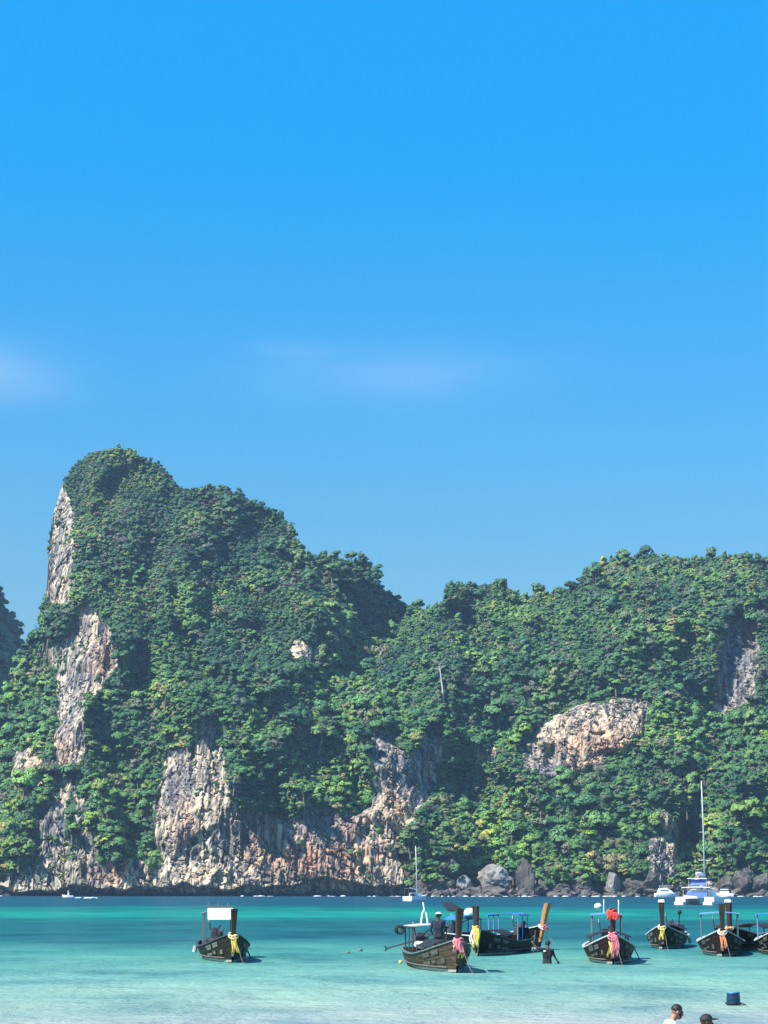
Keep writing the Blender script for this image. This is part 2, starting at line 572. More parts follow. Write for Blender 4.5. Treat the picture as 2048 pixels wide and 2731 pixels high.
rel = 0.50 * block - 1.3 * (1 - 2.2 * np.abs(fl)) + 0.8 * led + 1.5 * hol - 0.35 * fine + 1.6 * np.exp(-(crk / 0.07) ** 2)
Y = Y + ROCKf * (rel + 1.5) + (1 - ROCKf) * (1.2 * fbm(X0 * 0.12, Z0 * 0.12, 4.0, 3, seed=12))
# caves and overhangs cut into the faces  (cx, cy, rx, ry, depth)
for cx, cy, rrx, rry, dep in [(500, 2075, 42, 48, 9), (505, 2275, 40, 45, 6), (860, 2180, 75, 38, 8), (1015, 2215, 40, 28, 6), (725, 2235, 30, 60, 6), (1620, 2012, 30, 12, 7), (1470, 2020, 16, 34, 6),
                              (100, 2018, 18, 16, 6), (1015, 2090, 26, 40, 6), (1850, 2265, 40, 90, 12), (517, 2240, 8, 14, 4), (318, 2322, 9, 14, 3), (1785, 2230, 16, 22, 5), (1600, 1960, 14, 8, 3), (1540, 2045, 12, 26, 4)]:
    q = ((PX + jx * 0.5 - cx) / rrx) ** 2 + ((PY + jy * 0.5 - cy) / rry) ** 2
    Y = Y + (dep * 0.4 if rrx > 24 and dep < 12 else dep) * np.exp(-q * q)
# sea notch worn into the foot of the cliffs (left and middle), lip about 4 m up
X1, _, Z1h = unproject(PX, PY, Y)
lip = 3.2 + 3.0 * fbm(X1 * 0.10, 0.0, 3.0, 3, seed=21) + 1.3 * np.exp(-((PX - 850) / 160.0) ** 2)
side = np.clip((1160 - PX) / 60.0, 0, 1)
notch = np.clip((lip - Z1h) / 1.1, 0, 1)
Y = Y + side * notch * (5.5 + 1.5 * fbm(X1 * 0.2, Z1h * 0.3, 0.0, 2, seed=22))
VX, VY, VZ = unproject(PX, PY, Y)
NC = len(cols)
front = np.stack([VX, VY, VZ], axis=2)                       # NC x NR x 3
# behind the ridge the ground falls away again
back_rows = []
top = front[:, -1, :]
for t in np.linspace(0.08, 1, 12):
    r = top.copy()
    r[:, 1] += 130 * t
    r[:, 2] = top[:, 2] * (1 - t ** 1.8) - 6 * t + 2.0 * fbm(top[:, 0] * 0.1, t * 4, 0.0, 2, seed=40)
    back_rows.append(r)
allv = np.concatenate([front] + [b[:, None, :] for b in back_rows], axis=1)
NT = allv.shape[1]


def grid_faces(nc, nr):
    i, j = np.meshgrid(np.arange(nc - 1), np.arange(nr - 1), indexing='ij')
    a = (i * nr + j).ravel()
    return np.stack([a, a + nr, a + nr + 1, a + 1], axis=1)


def set_attr(me, name, arr):
    at_ = me.attributes.new(name, 'FLOAT', 'POINT')
    at_.data.foreach_set('value', np.asarray(arr, np.float32).ravel())


def pad_rows(a):
    return np.concatenate([a, np.repeat(a[:, -1:] * 0, NT - NR, 1)], axis=1)


hill_me = mesh_np('hill', allv.reshape(-1, 3), grid_faces(NC, NT), smooth=False)
set_attr(hill_me, 'rock', pad_rows(ROCKf))
set_attr(hill_me, 'warm', pad_rows(blob(PX, PY, STAINS)))
set_attr(hill_me, 'grey', pad_rows(blob(PX, PY, GREYS)))

# ---- rock and soil material of the hills
def hill_material(name, distant=False):
    m, n, l, b = new_mat(name)
    geo = N(n, 'ShaderNodeNewGeometry')
    sep = N(n, 'ShaderNodeSeparateXYZ')
    l.new(geo.outputs['Position'], sep.inputs[0])
    streak_map = N(n, 'ShaderNodeMapping', ins={'Scale': (0.62, 0.62, 0.045)})
    l.new(geo.outputs['Position'], streak_map.inputs[0])
    streak = N(n, 'ShaderNodeTexNoise', ins={'Scale': 1.0, 'Detail': 7.0, 'Roughness': 0.62, 'Distortion': 0.6})
    l.new(streak_map.outputs[0], streak.inputs['Vector'])
    patch_map = N(n, 'ShaderNodeMapping', ins={'Scale': (0.11, 0.11, 0.07)})
    l.new(geo.outputs['Position'], patch_map.inputs[0])
    patch = N(n, 'ShaderNodeTexNoise', ins={'Scale': 1.0, 'Detail': 6.0, 'Roughness': 0.6})
    l.new(patch_map.outputs[0], patch.inputs['Vector'])
    grain = N(n, 'ShaderNodeTexNoise', ins={'Scale': 1.4, 'Detail': 6.0, 'Roughness': 0.7})
    l.new(geo.outputs['Position'], grain.inputs['Vector'])
    # limestone: pale cream to grey, dark algae streaks
    base = ramp(n, [(0.43, (0.035, 0.036, 0.042)), (0.48, (0.12, 0.115, 0.112)), (0.53, (0.25, 0.215, 0.175)), (0.575, (0.45, 0.37, 0.25)), (0.64, (0.62, 0.535, 0.39))])
    addn = N(n, 'ShaderNodeMath', operation='MULTIPLY_ADD', ins={1: 0.72})
    l.new(streak.outputs['Fac'], addn.inputs[0])
    streak.inputs['Distortion'].default_value = 0.25
    sc = N(n, 'ShaderNodeMath', operation='MULTIPLY', ins={1: 0.34})
    l.new(patch.outputs['Fac'], sc.inputs[0])
    l.new(sc.outputs[0], addn.inputs[2])
    l.new(addn.outputs[0], base.inputs[0])
    warm = N(n, 'ShaderNodeAttribute', attribute_name='warm')
    grey = N(n, 'ShaderNodeAttribute', attribute_name='grey')
    rock = N(n, 'ShaderNodeAttribute', attribute_name='rock')
    wmask = N(n, 'ShaderNodeMath', operation='MULTIPLY')
    wr = ramp(n, [(0.38, (0, 0, 0)), (0.60, (1, 1, 1))])
    l.new(streak.outputs['Fac'], wr.inputs[0])
    l.new(wr.outputs[0], wmask.inputs[0])
    l.new(warm.outputs['Fac'], wmask.inputs[1])
    mixw = N(n, 'ShaderNodeMix', data_type='RGBA')
    mixw.inputs[7].default_value = (0.56, 0.27, 0.13, 1)
    l.new(wmask.outputs[0], mixw.inputs[0])
    l.new(base.outputs[0], mixw.inputs[6])
    gm = N(n, 'ShaderNodeMath', operation='MULTIPLY', ins={1: 0.95})
    l.new(grey.outputs['Fac'], gm.inputs[0])
    greyc = ramp(n, [(0.38, (0.045, 0.05, 0.058)), (0.53, (0.13, 0.13, 0.145)), (0.70, (0.27, 0.27, 0.28))])
    l.new(streak.outputs['Fac'], greyc.inputs[0])
    mixg = N(n, 'ShaderNodeMix', data_type='RGBA')
    l.new(gm.outputs[0], mixg.inputs[0])
    l.new(mixw.outputs[2], mixg.inputs[6])
    l.new(greyc.outputs[0], mixg.inputs[7])
    # black tidal stain just above the sea
    tide = N(n, 'ShaderNodeMapRange', ins={'From Min': 0.7, 'From Max': 2.4, 'To Min': 1.0, 'To Max': 0.0})
    tz = N(n, 'ShaderNodeMath', operation='MULTIPLY_ADD', ins={1: 3.0, 2: -1.5})
    l.new(patch.outputs['Fac'], tz.inputs[0])
    tsum = N(n, 'ShaderNodeMath', operation='ADD')
    l.new(sep.outputs[2], tsum.inputs[0])
    l.new(tz.outputs[0], tsum.inputs[1])
    l.new(tsum.outputs[0], tide.inputs[0])
    mixt = N(n, 'ShaderNodeMix', data_type='RGBA')
    mixt.inputs[7].default_value = (0.035, 0.04, 0.045, 1)
    l.new(tide.outputs[0], mixt.inputs[0])
    l.new(mixg.outputs[2], mixt.inputs[6])
    # soil and low scrub between the trees
    soil = ramp(n, [(0.35, (0.025, 0.060, 0.028)), (0.55, (0.05, 0.10, 0.04)), (0.70, (0.09, 0.12, 0.05))])
    l.new(grain.outputs['Fac'], soil.inputs[0])
    rm = N(n, 'ShaderNodeMath', operation='MULTIPLY_ADD', ins={1: 0.5, 2: -0.25})
    l.new(grain.outputs['Fac'], rm.inputs[0])
    ra = N(n, 'ShaderNodeMath', operation='ADD')
    l.new(rock.outputs['Fac'], ra.inputs[0])
    l.new(rm.outputs[0], ra.inputs[1])
    rr_ = ramp(n, [(0.42, (0, 0, 0)), (0.55, (1, 1, 1))])
    l.new(ra.outputs[0], rr_.inputs[0])
    mixs = N(n, 'ShaderNodeMix', data_type='RGBA')
    l.new(rr_.outputs[0], mixs.inputs[0])
    l.new(soil.outputs[0], mixs.inputs[6])
    l.new(mixt.outputs[2], mixs.inputs[7])
    l.new(mixs.outputs[2], b.inputs['Base Color'])
    b.inputs['Roughness'].default_value = 0.9
    b.inputs['Specular IOR Level'].default_value = 0.15
    bp = N(n, 'ShaderNodeBump', ins={'Strength': 0.5, 'Distance': 0.4})
    badd = N(n, 'ShaderNodeMath', operation='ADD')
    l.new(streak.outputs['Fac'], badd.inputs[0])
    l.new(grain.outputs['Fac'], badd.inputs[1])
    l.new(badd.outputs[0], bp.inputs['Height'])
    l.new(bp.outputs[0], b.inputs['Normal'])
    return m


M_HILL = hill_material('limestone_and_scrub')
hill = link_mesh('hill', hill_me, M_HILL)
tag(hill, 'forested limestone headland with tall left peak and pale cliff faces', kind='structure')

# ---- a farther hill, cut by the left edge of the photo
fc = np.arange(-420, 90, 6.0)
fr_ridge = np.interp(fc, [-420, -200, -60, 0, 38, 50, 64, 90], [1350, 1380, 1500, 1592, 1662, 1700, 1745, 1800])
FPX = np.repeat(fc[:, None], 120, 1)
FPY = 2376 + (fr_ridge[:, None] - 2376) * np.linspace(0, 1, 120)[None]
FY = 990 + (2376 - FPY) * 0.16 + np.clip(FPX - 20, -200, 100) * 0.55
fx_, _, fz_ = unproject(FPX, FPY, FY)
FY = FY + 10 * fbm(fx_ * 0.03, fz_ * 0.03, 0.0, 4, seed=60) + 5 * fbm(fx_ * 0.12, fz_ * 0.05, 0.0, 3, seed=61)
fx_, fy_, fz_ = unproject(FPX, FPY, FY)
far_front = np.stack([fx_, fy_, fz_], axis=2)
fb = []
for t in np.linspace(0.1, 1, 8):
    r = far_front[:, -1, :].copy()
    r[:, 1] += 160 * t
    r[:, 2] = r[:, 2] * (1 - t ** 1.6) - 5 * t
    fb.append(r[:, None, :])
far_all = np.concatenate([far_front] + fb, axis=1)
far_me = mesh_np('far_hill', far_all.reshape(-1, 3), grid_faces(len(fc), far_all.shape[1]))
frock = (fbm(fx_ * 0.06, fz_ * 0.02, 3.0, 3, seed=62) > 0.55).astype(float)
set_attr(far_me, 'rock', np.concatenate([frock, np.zeros((len(fc), 8))], 1))
set_attr(far_me, 'warm', np.zeros(len(far_me.vertices)))
set_attr(far_me, 'grey', np.ones(len(far_me.vertices)))
far_hill = link_mesh('far_hill', far_me, M_HILL)
tag(far_hill, 'dark farther hill cut off by the left edge behind the headland', kind='structure')

# ------------------------------------------------------------------ sea
def water_material():
    m, n, l, b = new_mat('shallow_sea')
    geo = N(n, 'ShaderNodeNewGeometry')
    sep = N(n, 'ShaderNodeSeparateXYZ')
    l.new(geo.outputs['Position'], sep.inputs[0])
    # sand bars and seagrass beds lie along the shore: long noise
    mp = N(n, 'ShaderNodeMapping', ins={'Scale': (0.020, 0.012, 1.0)})
    l.new(geo.outputs['Position'], mp.inputs[0])
    bars = N(n, 'ShaderNodeTexNoise', ins={'Scale': 1.0, 'Detail': 5.0, 'Roughness': 0.55, 'Distortion': 0.4})
    l.new(mp.outputs[0], bars.inputs['Vector'])
    # distance from the beach -> depth of water over the sand
    inv = N(n, 'ShaderNodeMath', operation='DIVIDE', ins={0: 46.0})
    yy = N(n, 'ShaderNodeMath', operation='MAXIMUM', ins={1: 20.0})
    l.new(sep.outputs[1], yy.inputs[0])
    l.new(yy.outputs[0], inv.inputs[1])
    dist = N(n, 'ShaderNodeMath', operation='MULTIPLY_ADD', ins={1: 0.62, 2: -0.31})
    l.new(bars.outputs['Fac'], dist.inputs[0])
    dm = N(n, 'ShaderNodeMath', operation='MULTIPLY')
    l.new(dist.outputs[0], dm.inputs[0])
    l.new(inv.outputs[0], dm.inputs[1])
    k = N(n, 'ShaderNodeMath', operation='ADD')
    l.new(inv.outputs[0], k.inputs[0])
    l.new(dm.outputs[0], k.inputs[1])
    # k: 0.06 at the cliffs, 0.16 sand bar, 0.4 deeper grass, 1 near the beach
    cr = ramp(n, [(0.04, (0.003, 0.048, 0.095)), (0.125, (0.003, 0.072, 0.108)), (0.16, (0.004, 0.165, 0.140)), (0.195, (0.008, 0.225, 0.180)), (0.235, (0.008, 0.100, 0.118)),
                  (0.36, (0.012, 0.105, 0.122)), (0.45, (0.055, 0.225, 0.197)), (0.62, (0.145, 0.315, 0.262)), (0.84, (0.235, 0.345, 0.285)), (0.97, (0.30, 0.335, 0.315))])
    l.new(k.outputs[0], cr.inputs[0])
    # grassy patches, plus the dark and light of waves painted into the colour
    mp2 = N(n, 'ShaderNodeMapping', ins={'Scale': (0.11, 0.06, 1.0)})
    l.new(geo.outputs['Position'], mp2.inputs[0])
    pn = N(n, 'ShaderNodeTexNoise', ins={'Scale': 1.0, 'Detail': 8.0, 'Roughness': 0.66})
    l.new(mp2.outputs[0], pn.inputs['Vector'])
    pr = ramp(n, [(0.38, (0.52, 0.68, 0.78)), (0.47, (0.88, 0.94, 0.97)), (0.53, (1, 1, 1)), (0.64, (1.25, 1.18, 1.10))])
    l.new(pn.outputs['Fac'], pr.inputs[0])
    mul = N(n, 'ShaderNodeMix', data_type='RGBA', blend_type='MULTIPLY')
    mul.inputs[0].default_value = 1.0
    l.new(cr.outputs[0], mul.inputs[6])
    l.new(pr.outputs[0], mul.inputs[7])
    # waves
    w1 = N(n, 'ShaderNodeTexNoise', ins={'Scale': 1.0, 'Detail': 4.0, 'Roughness': 0.6, 'Distortion': 0.3})
    m1 = N(n, 'ShaderNodeMapping', ins={'Scale': (2.0, 1.5, 1.0)})
    l.new(geo.outputs['Position'], m1.inputs[0])
    l.new(m1.outputs[0], w1.inputs['Vector'])
    w2 = N(n, 'ShaderNodeTexNoise', ins={'Scale': 1.0, 'Detail': 5.0, 'Roughness': 0.55, 'Distortion': 0.5})
    m2 = N(n, 'ShaderNodeMapping', ins={'Scale': (0.16, 0.18, 1.0)})
    l.new(geo.outputs['Position'], m2.inputs[0])
    l.new(m2.outputs[0], w2.inputs['Vector'])
    b1 = N(n, 'ShaderNodeBump', ins={'Strength': 0.8, 'Distance': 0.22})
    l.new(w1.outputs['Fac'], b1.inputs['Height'])
    b2 = N(n, 'ShaderNodeBump', ins={'Strength': 0.75, 'Distance': 1.2})
    l.new(w2.outputs['Fac'], b2.inputs['Height'])
    w3 = N(n, 'ShaderNodeTexNoise', ins={'Scale': 1.0, 'Detail': 4.0, 'Roughness': 0.65})
    m3 = N(n, 'ShaderNodeMapping', ins={'Scale': (6.0, 5.0, 1.0)})
    l.new(geo.outputs['Position'], m3.inputs[0])
    l.new(m3.outputs[0], w3.inputs['Vector'])
    b3 = N(n, 'ShaderNodeBump', ins={'Strength': 0.8, 'Distance': 0.08})
    l.new(w3.outputs['Fac'], b3.inputs['Height'])
    l.new(b3.outputs[0], b1.inputs['Normal'])
    l.new(b1.outputs[0], b2.inputs['Normal'])
    # light coming back out of the water body, plus a sky reflection softened by the chop
    n.remove(b)
    df = N(n, 'ShaderNodeBsdfDiffuse')
    gl = N(n, 'ShaderNodeBsdfGlossy', ins={'Roughness': 0.16})
    fr = N(n, 'ShaderNodeFresnel', ins={'IOR': 1.33})
    fm = N(n, 'ShaderNodeMath', operation='MULTIPLY', ins={1: 0.40})
    mx = N(n, 'ShaderNodeMixShader')
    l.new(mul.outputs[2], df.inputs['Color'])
    l.new(b2.outputs[0], gl.inputs['Normal'])
    l.new(b2.outputs[0], fr.inputs['Normal'])
    l.new(b2.outputs[0], df.inputs['Normal'])
    l.new(fr.outputs[0], fm.inputs[0])
    l.new(fm.outputs[0], mx.inputs[0])
    l.new(df.outputs[0], mx.inputs[1])
    l.new(gl.outputs[0], mx.inputs[2])
    l.new(mx.outputs[0], n['Material Output'].inputs[0])
    return m


def sheet(name, ys, half, zf, mat, nx=40):
    xs = np.linspace(-half, half, nx)
    gx, gy = np.meshgrid(xs, ys, indexing='ij')
    gz = zf(gx, gy)
    return link_mesh(name, mesh_np(name, np.stack([gx, gy, gz], 2).reshape(-1, 3), grid_faces(nx, len(ys))), mat)


SHORE_Y = 36.0
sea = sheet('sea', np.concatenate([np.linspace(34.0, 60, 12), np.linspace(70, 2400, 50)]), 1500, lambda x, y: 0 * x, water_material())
tag(sea, 'turquoise shallow sea darkening to blue towards the cliffs', kind='structure')


def bed_z(x, y):
    return np.where(y < SHORE_Y, (SHORE_Y - y) * 0.035, -(np.abs(y - SHORE_Y)) * 0.018 + 0 * x)


seabed = sheet('seabed_and_beach', np.concatenate([np.linspace(-60, 100, 60), np.linspace(110, 2400, 30)]), 1500, lambda x, y: np.maximum(bed_z(x, y), -9.0) + 0.02 * fbm(x * 0.4, y * 0.4, 0.0, 2, seed=70),
               paint('pale_sand', (0.52, 0.45, 0.36), 0.95, 0.12, 3.0, spec=0.1))
seabed.name = 'beach'
tag(seabed, 'pale sand beach running down under the sea', kind='structure')

# ------------------------------------------------------------------ foliage materials
def leaf_material(name, stops, trans=0.18):
    m, n, l, b = new_mat(name)
    oi = N(n, 'ShaderNodeObjectInfo')
    r = ramp(n, stops)
    l.new(oi.outputs['Random'], r.inputs[0])
    geo = N(n, 'ShaderNodeNewGeometry')
    no = N(n, 'ShaderNodeTexNoise', ins={'Scale': 0.55, 'Detail': 4.0, 'Roughness': 0.7})
    l.new(geo.outputs['Position'], no.inputs['Vector'])
    vr = ramp(n, [(0.30, (0.95, 1.08, 1.15)), (0.5, (1.6, 1.62, 1.5)), (0.70, (2.5, 2.3, 1.7))])
    l.new(no.outputs['Fac'], vr.inputs[0])
    mul = N(n, 'ShaderNodeMix', data_type='RGBA', blend_type='MULTIPLY')
    mul.inputs[0].default_value = 1.0
    l.new(r.outputs[0], mul.inputs[6])
    l.new(vr.outputs[0], mul.inputs[7])
    # stands of different growth across the slopes
    n2 = N(n, 'ShaderNodeTexNoise', ins={'Scale': 0.045, 'Detail': 4.0, 'Roughness': 0.6})
    l.new(oi.outputs['Location'], n2.inputs['Vector'])
    sr_ = ramp(n, [(0.36, (0.60, 0.78, 1.0)), (0.46, (1.0, 1.08, 1.15)), (0.55, (1.4, 1.35, 1.2)), (0.64, (2.4, 2.05, 1.35))])
    l.new(n2.outputs['Fac'], sr_.inputs[0])
    mul2 = N(n, 'ShaderNodeMix', data_type='RGBA', blend_type='MULTIPLY')
    mul2.inputs[0].default_value = 1.0
    l.new(mul.outputs[2], mul2.inputs[6])
    l.new(sr_.outputs[0], mul2.inputs[7])
    # duller, bluer leaf tint higher up, warmer and brighter low down
    sz_ = N(n, 'ShaderNodeSeparateXYZ')
    l.new(oi.outputs['Location'], sz_.inputs[0])
    zr_ = N(n, 'ShaderNodeMapRange', ins={'From Min': 5.0, 'From Max': 150.0})
    l.new(sz_.outputs[2], zr_.inputs[0])
    hr_ = ramp(n, [(0.0, (1.25, 1.12, 0.9)), (0.35, (1.0, 1.0, 1.0)), (0.8, (0.92, 0.86, 1.12)), (1.0, (0.92, 0.82, 1.15))])
    l.new(zr_.outputs[0], hr_.inputs[0])
    mul3 = N(n, 'ShaderNodeMix', data_type='RGBA', blend_type='MULTIPLY')
    mul3.inputs[0].default_value = 1.0
    l.new(mul2.outputs[2], mul3.inputs[6])
    l.new(hr_.outputs[0], mul3.inputs[7])
    mul = mul3
    l.new(mul.outputs[2], b.inputs['Base Color'])
    b.inputs['Roughness'].default_value = 0.62
    b.inputs['Specular IOR Level'].default_value = 0.25
    tr = N(n, 'ShaderNodeBsdfTranslucent')
    l.new(mul.outputs[2], tr.inputs['Color'])
    mx = N(n, 'ShaderNodeMixShader', ins={0: trans})
    out = n['Material Output']
    l.new(b.outputs[0], mx.inputs[1])
    l.new(tr.outputs[0], mx.inputs[2])
    l.new(mx.outputs[0], out.inputs[0])
    return m


M_LEAF = leaf_material('forest_leaves', [(0.0, (0.034, 0.088, 0.044)), (0.25, (0.042, 0.104, 0.046)), (0.50, (0.050, 0.116, 0.046)), (0.72, (0.062, 0.130, 0.045)),
                                         (0.86, (0.080, 0.145, 0.044)), (0.92, (0.062, 0.098, 0.052)), (0.97, (0.090, 0.110, 0.060)), (1.0, (0.12, 0.165, 0.045))])
M_DRY = leaf_material('dry_leaves', [(0.0, (0.075, 0.085, 0.055)), (0.5, (0.095, 0.095, 0.060)), (1.0, (0.085, 0.100, 0.070))], 0.1)
M_BRIGHT = leaf_material('young_leaves', [(0.0, (0.075, 0.150, 0.038)), (0.6, (0.095, 0.165, 0.038)), (1.0, (0.13, 0.18, 0.04))], 0.25)
M_BARK = paint('bark', (0.16, 0.13, 0.10), 0.9, 0.3, 2.0, spec=0.1)
M_PALEBARK = paint('pale_bark', (0.42, 0.40, 0.36), 0.9, 0.2, 2.0, spec=0.1)


def crown_mesh(name, seed, lobes=8, rad=3.0, flat=0.75, nleaf=620, leaf=0.42, spread=0.62, hang=0.0, core=True, mat=None):
    """a crown of leaf clumps: lobes of small bent leaf faces round a dark inner mass; base of crown at z = 0"""
    rg = np.random.default_rng(seed)
    centres, radii = [], []
    for i in range(lobes):
        a = rg.uniform(0, 2 * math.pi)
        rr = rad * spread * math.sqrt(rg.uniform(0.02, 1))
        z = rad * flat * (0.55 + 0.85 * rg.uniform(-0.2, 1.0) * (1 - 0.75 * (rr / rad) ** 2))
        centres.append((rr * math.cos(a), rr * math.sin(a), z - hang * rg.uniform(0, 1)))
        radii.append(rad * rg.uniform(0.26, 0.50))
    V, Fq, NN, nv = [], [], [], 0
    cc_ = np.array([0, 0, rad * flat * 0.45])
    per = nleaf // lobes
    for c, r in zip(centres, radii):
        u = rg.normal(size=(per, 3))
        u[:, 2] = np.abs(u[:, 2]) * 0.9 + u[:, 2] * 0.35
        u /= np.linalg.norm(u, axis=1)[:, None]
        pos = np.array(c) + u * r * rg.uniform(0.72, 1.10, (per, 1)) * np.array([1, 1, 0.82])
        nrm = u + rg.normal(scale=0.42, size=u.shape) + np.array([0, 0, 0.25])
        nrm /= np.linalg.norm(nrm, axis=1)[:, None]
        t = np.cross(nrm, rg.normal(size=u.shape))
        t /= np.linalg.norm(t, axis=1)[:, None]
        s = np.cross(nrm, t)
        sz = leaf * rg.uniform(0.55, 1.35, (per, 1))
        q = np.stack([pos - t * sz, pos - s * sz * 0.62 - nrm * sz * 0.12, pos + t * sz, pos + s * sz * 0.62 - nrm * sz * 0.12], axis=1)
        V.append(q.reshape(-1, 3))
        far_ = pos - cc_
        far_ /= np.linalg.norm(far_, axis=1)[:, None]
        sn = 0.50 * u + 0.55 * far_ + 0.30 * nrm
        sn /= np.linalg.norm(sn, axis=1)[:, None]
        NN.append(np.repeat(sn, 4, 0))
        idx = np.arange(per * 4).reshape(per, 4) + nv
        Fq.append(idx)
        nv += per * 4
        if core:
            k, mm = 7, 5
            th = np.linspace(0.15, math.pi - 0.15, mm)
            ring = []
            for tt in th:
                for kk in range(k):
                    ph = 2 * math.pi * kk / k
                    jit = rg.uniform(0.62, 0.84)
                    ring.append((c[0] + r * jit * math.sin(tt) * math.cos(ph), c[1] + r * jit * math.sin(tt) * math.sin(ph), c[2] + r * 0.8 * jit * math.cos(tt)))
            V.append(np.array(ring))
            rn = np.array(ring) - np.array(c)
            NN.append(rn / np.linalg.norm(rn, axis=1)[:, None])
            fs = []
            for i in range(mm - 1):
                for kk in range(k):
                    k2 = (kk + 1) % k
                    fs.append((nv + i * k + kk, nv + i * k + k2, nv + (i + 1) * k + k2, nv + (i + 1) * k + kk))
            Fq.append(np.array(fs))
            nv += len(ring)
    faces_ = np.concatenate(Fq)
    me = mesh_np(name, np.concatenate(V), faces_, smooth=True)
    me.normals_split_custom_set(np.concatenate(NN)[faces_.ravel()].tolist())
    me.materials.append(mat or M_LEAF)
    return me


def trunk_mesh(name, seed, h=3.0, r=0.22, limbs=4, reach=1.7, mat=None):
    rg = random.Random(seed)
    mb = MB()
    pts = [(0, 0, -2.5)]
    x = y = 0.0
    for i in range(1, 6):
        x += rg.uniform(-0.15, 0.15)
        y += rg.uniform(-0.15, 0.15)
        pts.append((x, y, -2.5 + (h + 2.5) * i / 5))
    mb.tube(pts, [r * (1.25 - 0.14 * i) for i in range(6)], 7)
    for i in range(limbs):
        a = 2 * math.pi * i / limbs + rg.uniform(-0.4, 0.4)
        b = Vector(pts[3 + (i % 2)])
        e = b + Vector((math.cos(a) * reach, math.sin(a) * reach, rg.uniform(0.8, 1.9)))
        mid = (b + e) / 2 + Vector((0, 0, -0.15))
        mb.tube([b, mid, e], [r * 0.5, r * 0.34, r * 0.14], 5)
        for s in range(2):
            e2 = e + Vector((rg.uniform(-0.8, 0.8), rg.uniform(-0.8, 0.8), rg.uniform(0.3, 1.0)))
            mb.tube([mid, (mid + e2) / 2 + Vector((0, 0, 0.1)), e2], [r * 0.26, r * 0.18, r * 0.08], 4)
    o = mb.build(name, mat or M_BARK)
    me = o.data
    bpy.data.objects.remove(o)
    return me


CROWNS = [crown_mesh('crown_shape', 100 + i, lobes=[9, 10, 11, 13, 9, 12][i], flat=[0.95, 1.15, 0.85, 1.3, 0.9, 1.05][i], nleaf=1200, leaf=0.34) for i in range(6)]
CROWNS += [crown_mesh('crown_shape', 130, lobes=9, flat=0.42, nleaf=700, spread=0.8), crown_mesh('crown_shape', 131, lobes=10, flat=0.5, nleaf=760, spread=0.85)]
CROWNS += [crown_mesh('crown_shape', 140, lobes=8, flat=0.8, nleaf=420, leaf=0.36, core=False, mat=M_DRY), crown_mesh('crown_shape', 141, lobes=7, flat=0.6, nleaf=520, mat=M_DRY)]
CROWNS += [crown_mesh('crown_shape', 150, lobes=8, flat=0.8, nleaf=700, mat=M_BRIGHT)]
VINES = [crown_mesh('vine_shape', 160, lobes=8, rad=2.4, flat=0.8, nleaf=520, leaf=0.36, hang=5.0, spread=0.5), crown_mesh('vine_shape', 161, lobes=7, rad=2.2, flat=0.7, nleaf=480, leaf=0.34, hang=4.0, spread=0.45)]
TRUNKS = [trunk_mesh('trunk_shape', 200 + i) for i in range(3)]

# ------------------------------------------------------------------ where the trees stand
fn = np.cross(np.roll(front, -1, 0) - front, np.roll(front, -1, 1) - front)
ar = np.linalg.norm(fn, axis=2)
ar[-1, :] = 0
ar[:, -1] = 0
nrmv = fn / np.maximum(ar[..., None], 1e-6)
nrmv[nrmv[..., 1] > 0] *= -1
ROCKd = blur(ROCK.astype(float), 14)
ROCKlow = ROCKd.copy()                       # crowns reach upward: keep the ground just below a bare face clear as well
for _s in range(1, 9):
    ROCKlow[:, :-_s] = np.maximum(ROCKlow[:, :-_s], ROCKd[:, _s:] * 0.9)
veg = np.clip(1 - ROCKlow * 2.6, 0, 1)
veg[Z0 < 3.0] = 0
veg[(PX > 1712) & (PX < 1802) & (PY > 2150)] *= 0.05


class Spacing:
    def __init__(self, cell):
        self.c, self.d = cell, {}

    def ok(self, p, r, k):
        ix, iy, iz = int(p[0] // self.c), int(p[1] // self.c), int(p[2] // self.c)
        for a in (-1, 0, 1):
            for b in (-1, 0, 1):
                for c in (-1, 0, 1):
                    for q, rq in self.d.get((ix + a, iy + b, iz + c), ()):
                        if (q[0] - p[0]) ** 2 + (q[1] - p[1]) ** 2 + (q[2] - p[2]) ** 2 < (k * (r + rq)) ** 2:
                            return False
        self.d.setdefault((ix, iy, iz), []).append((p, r))
        return True


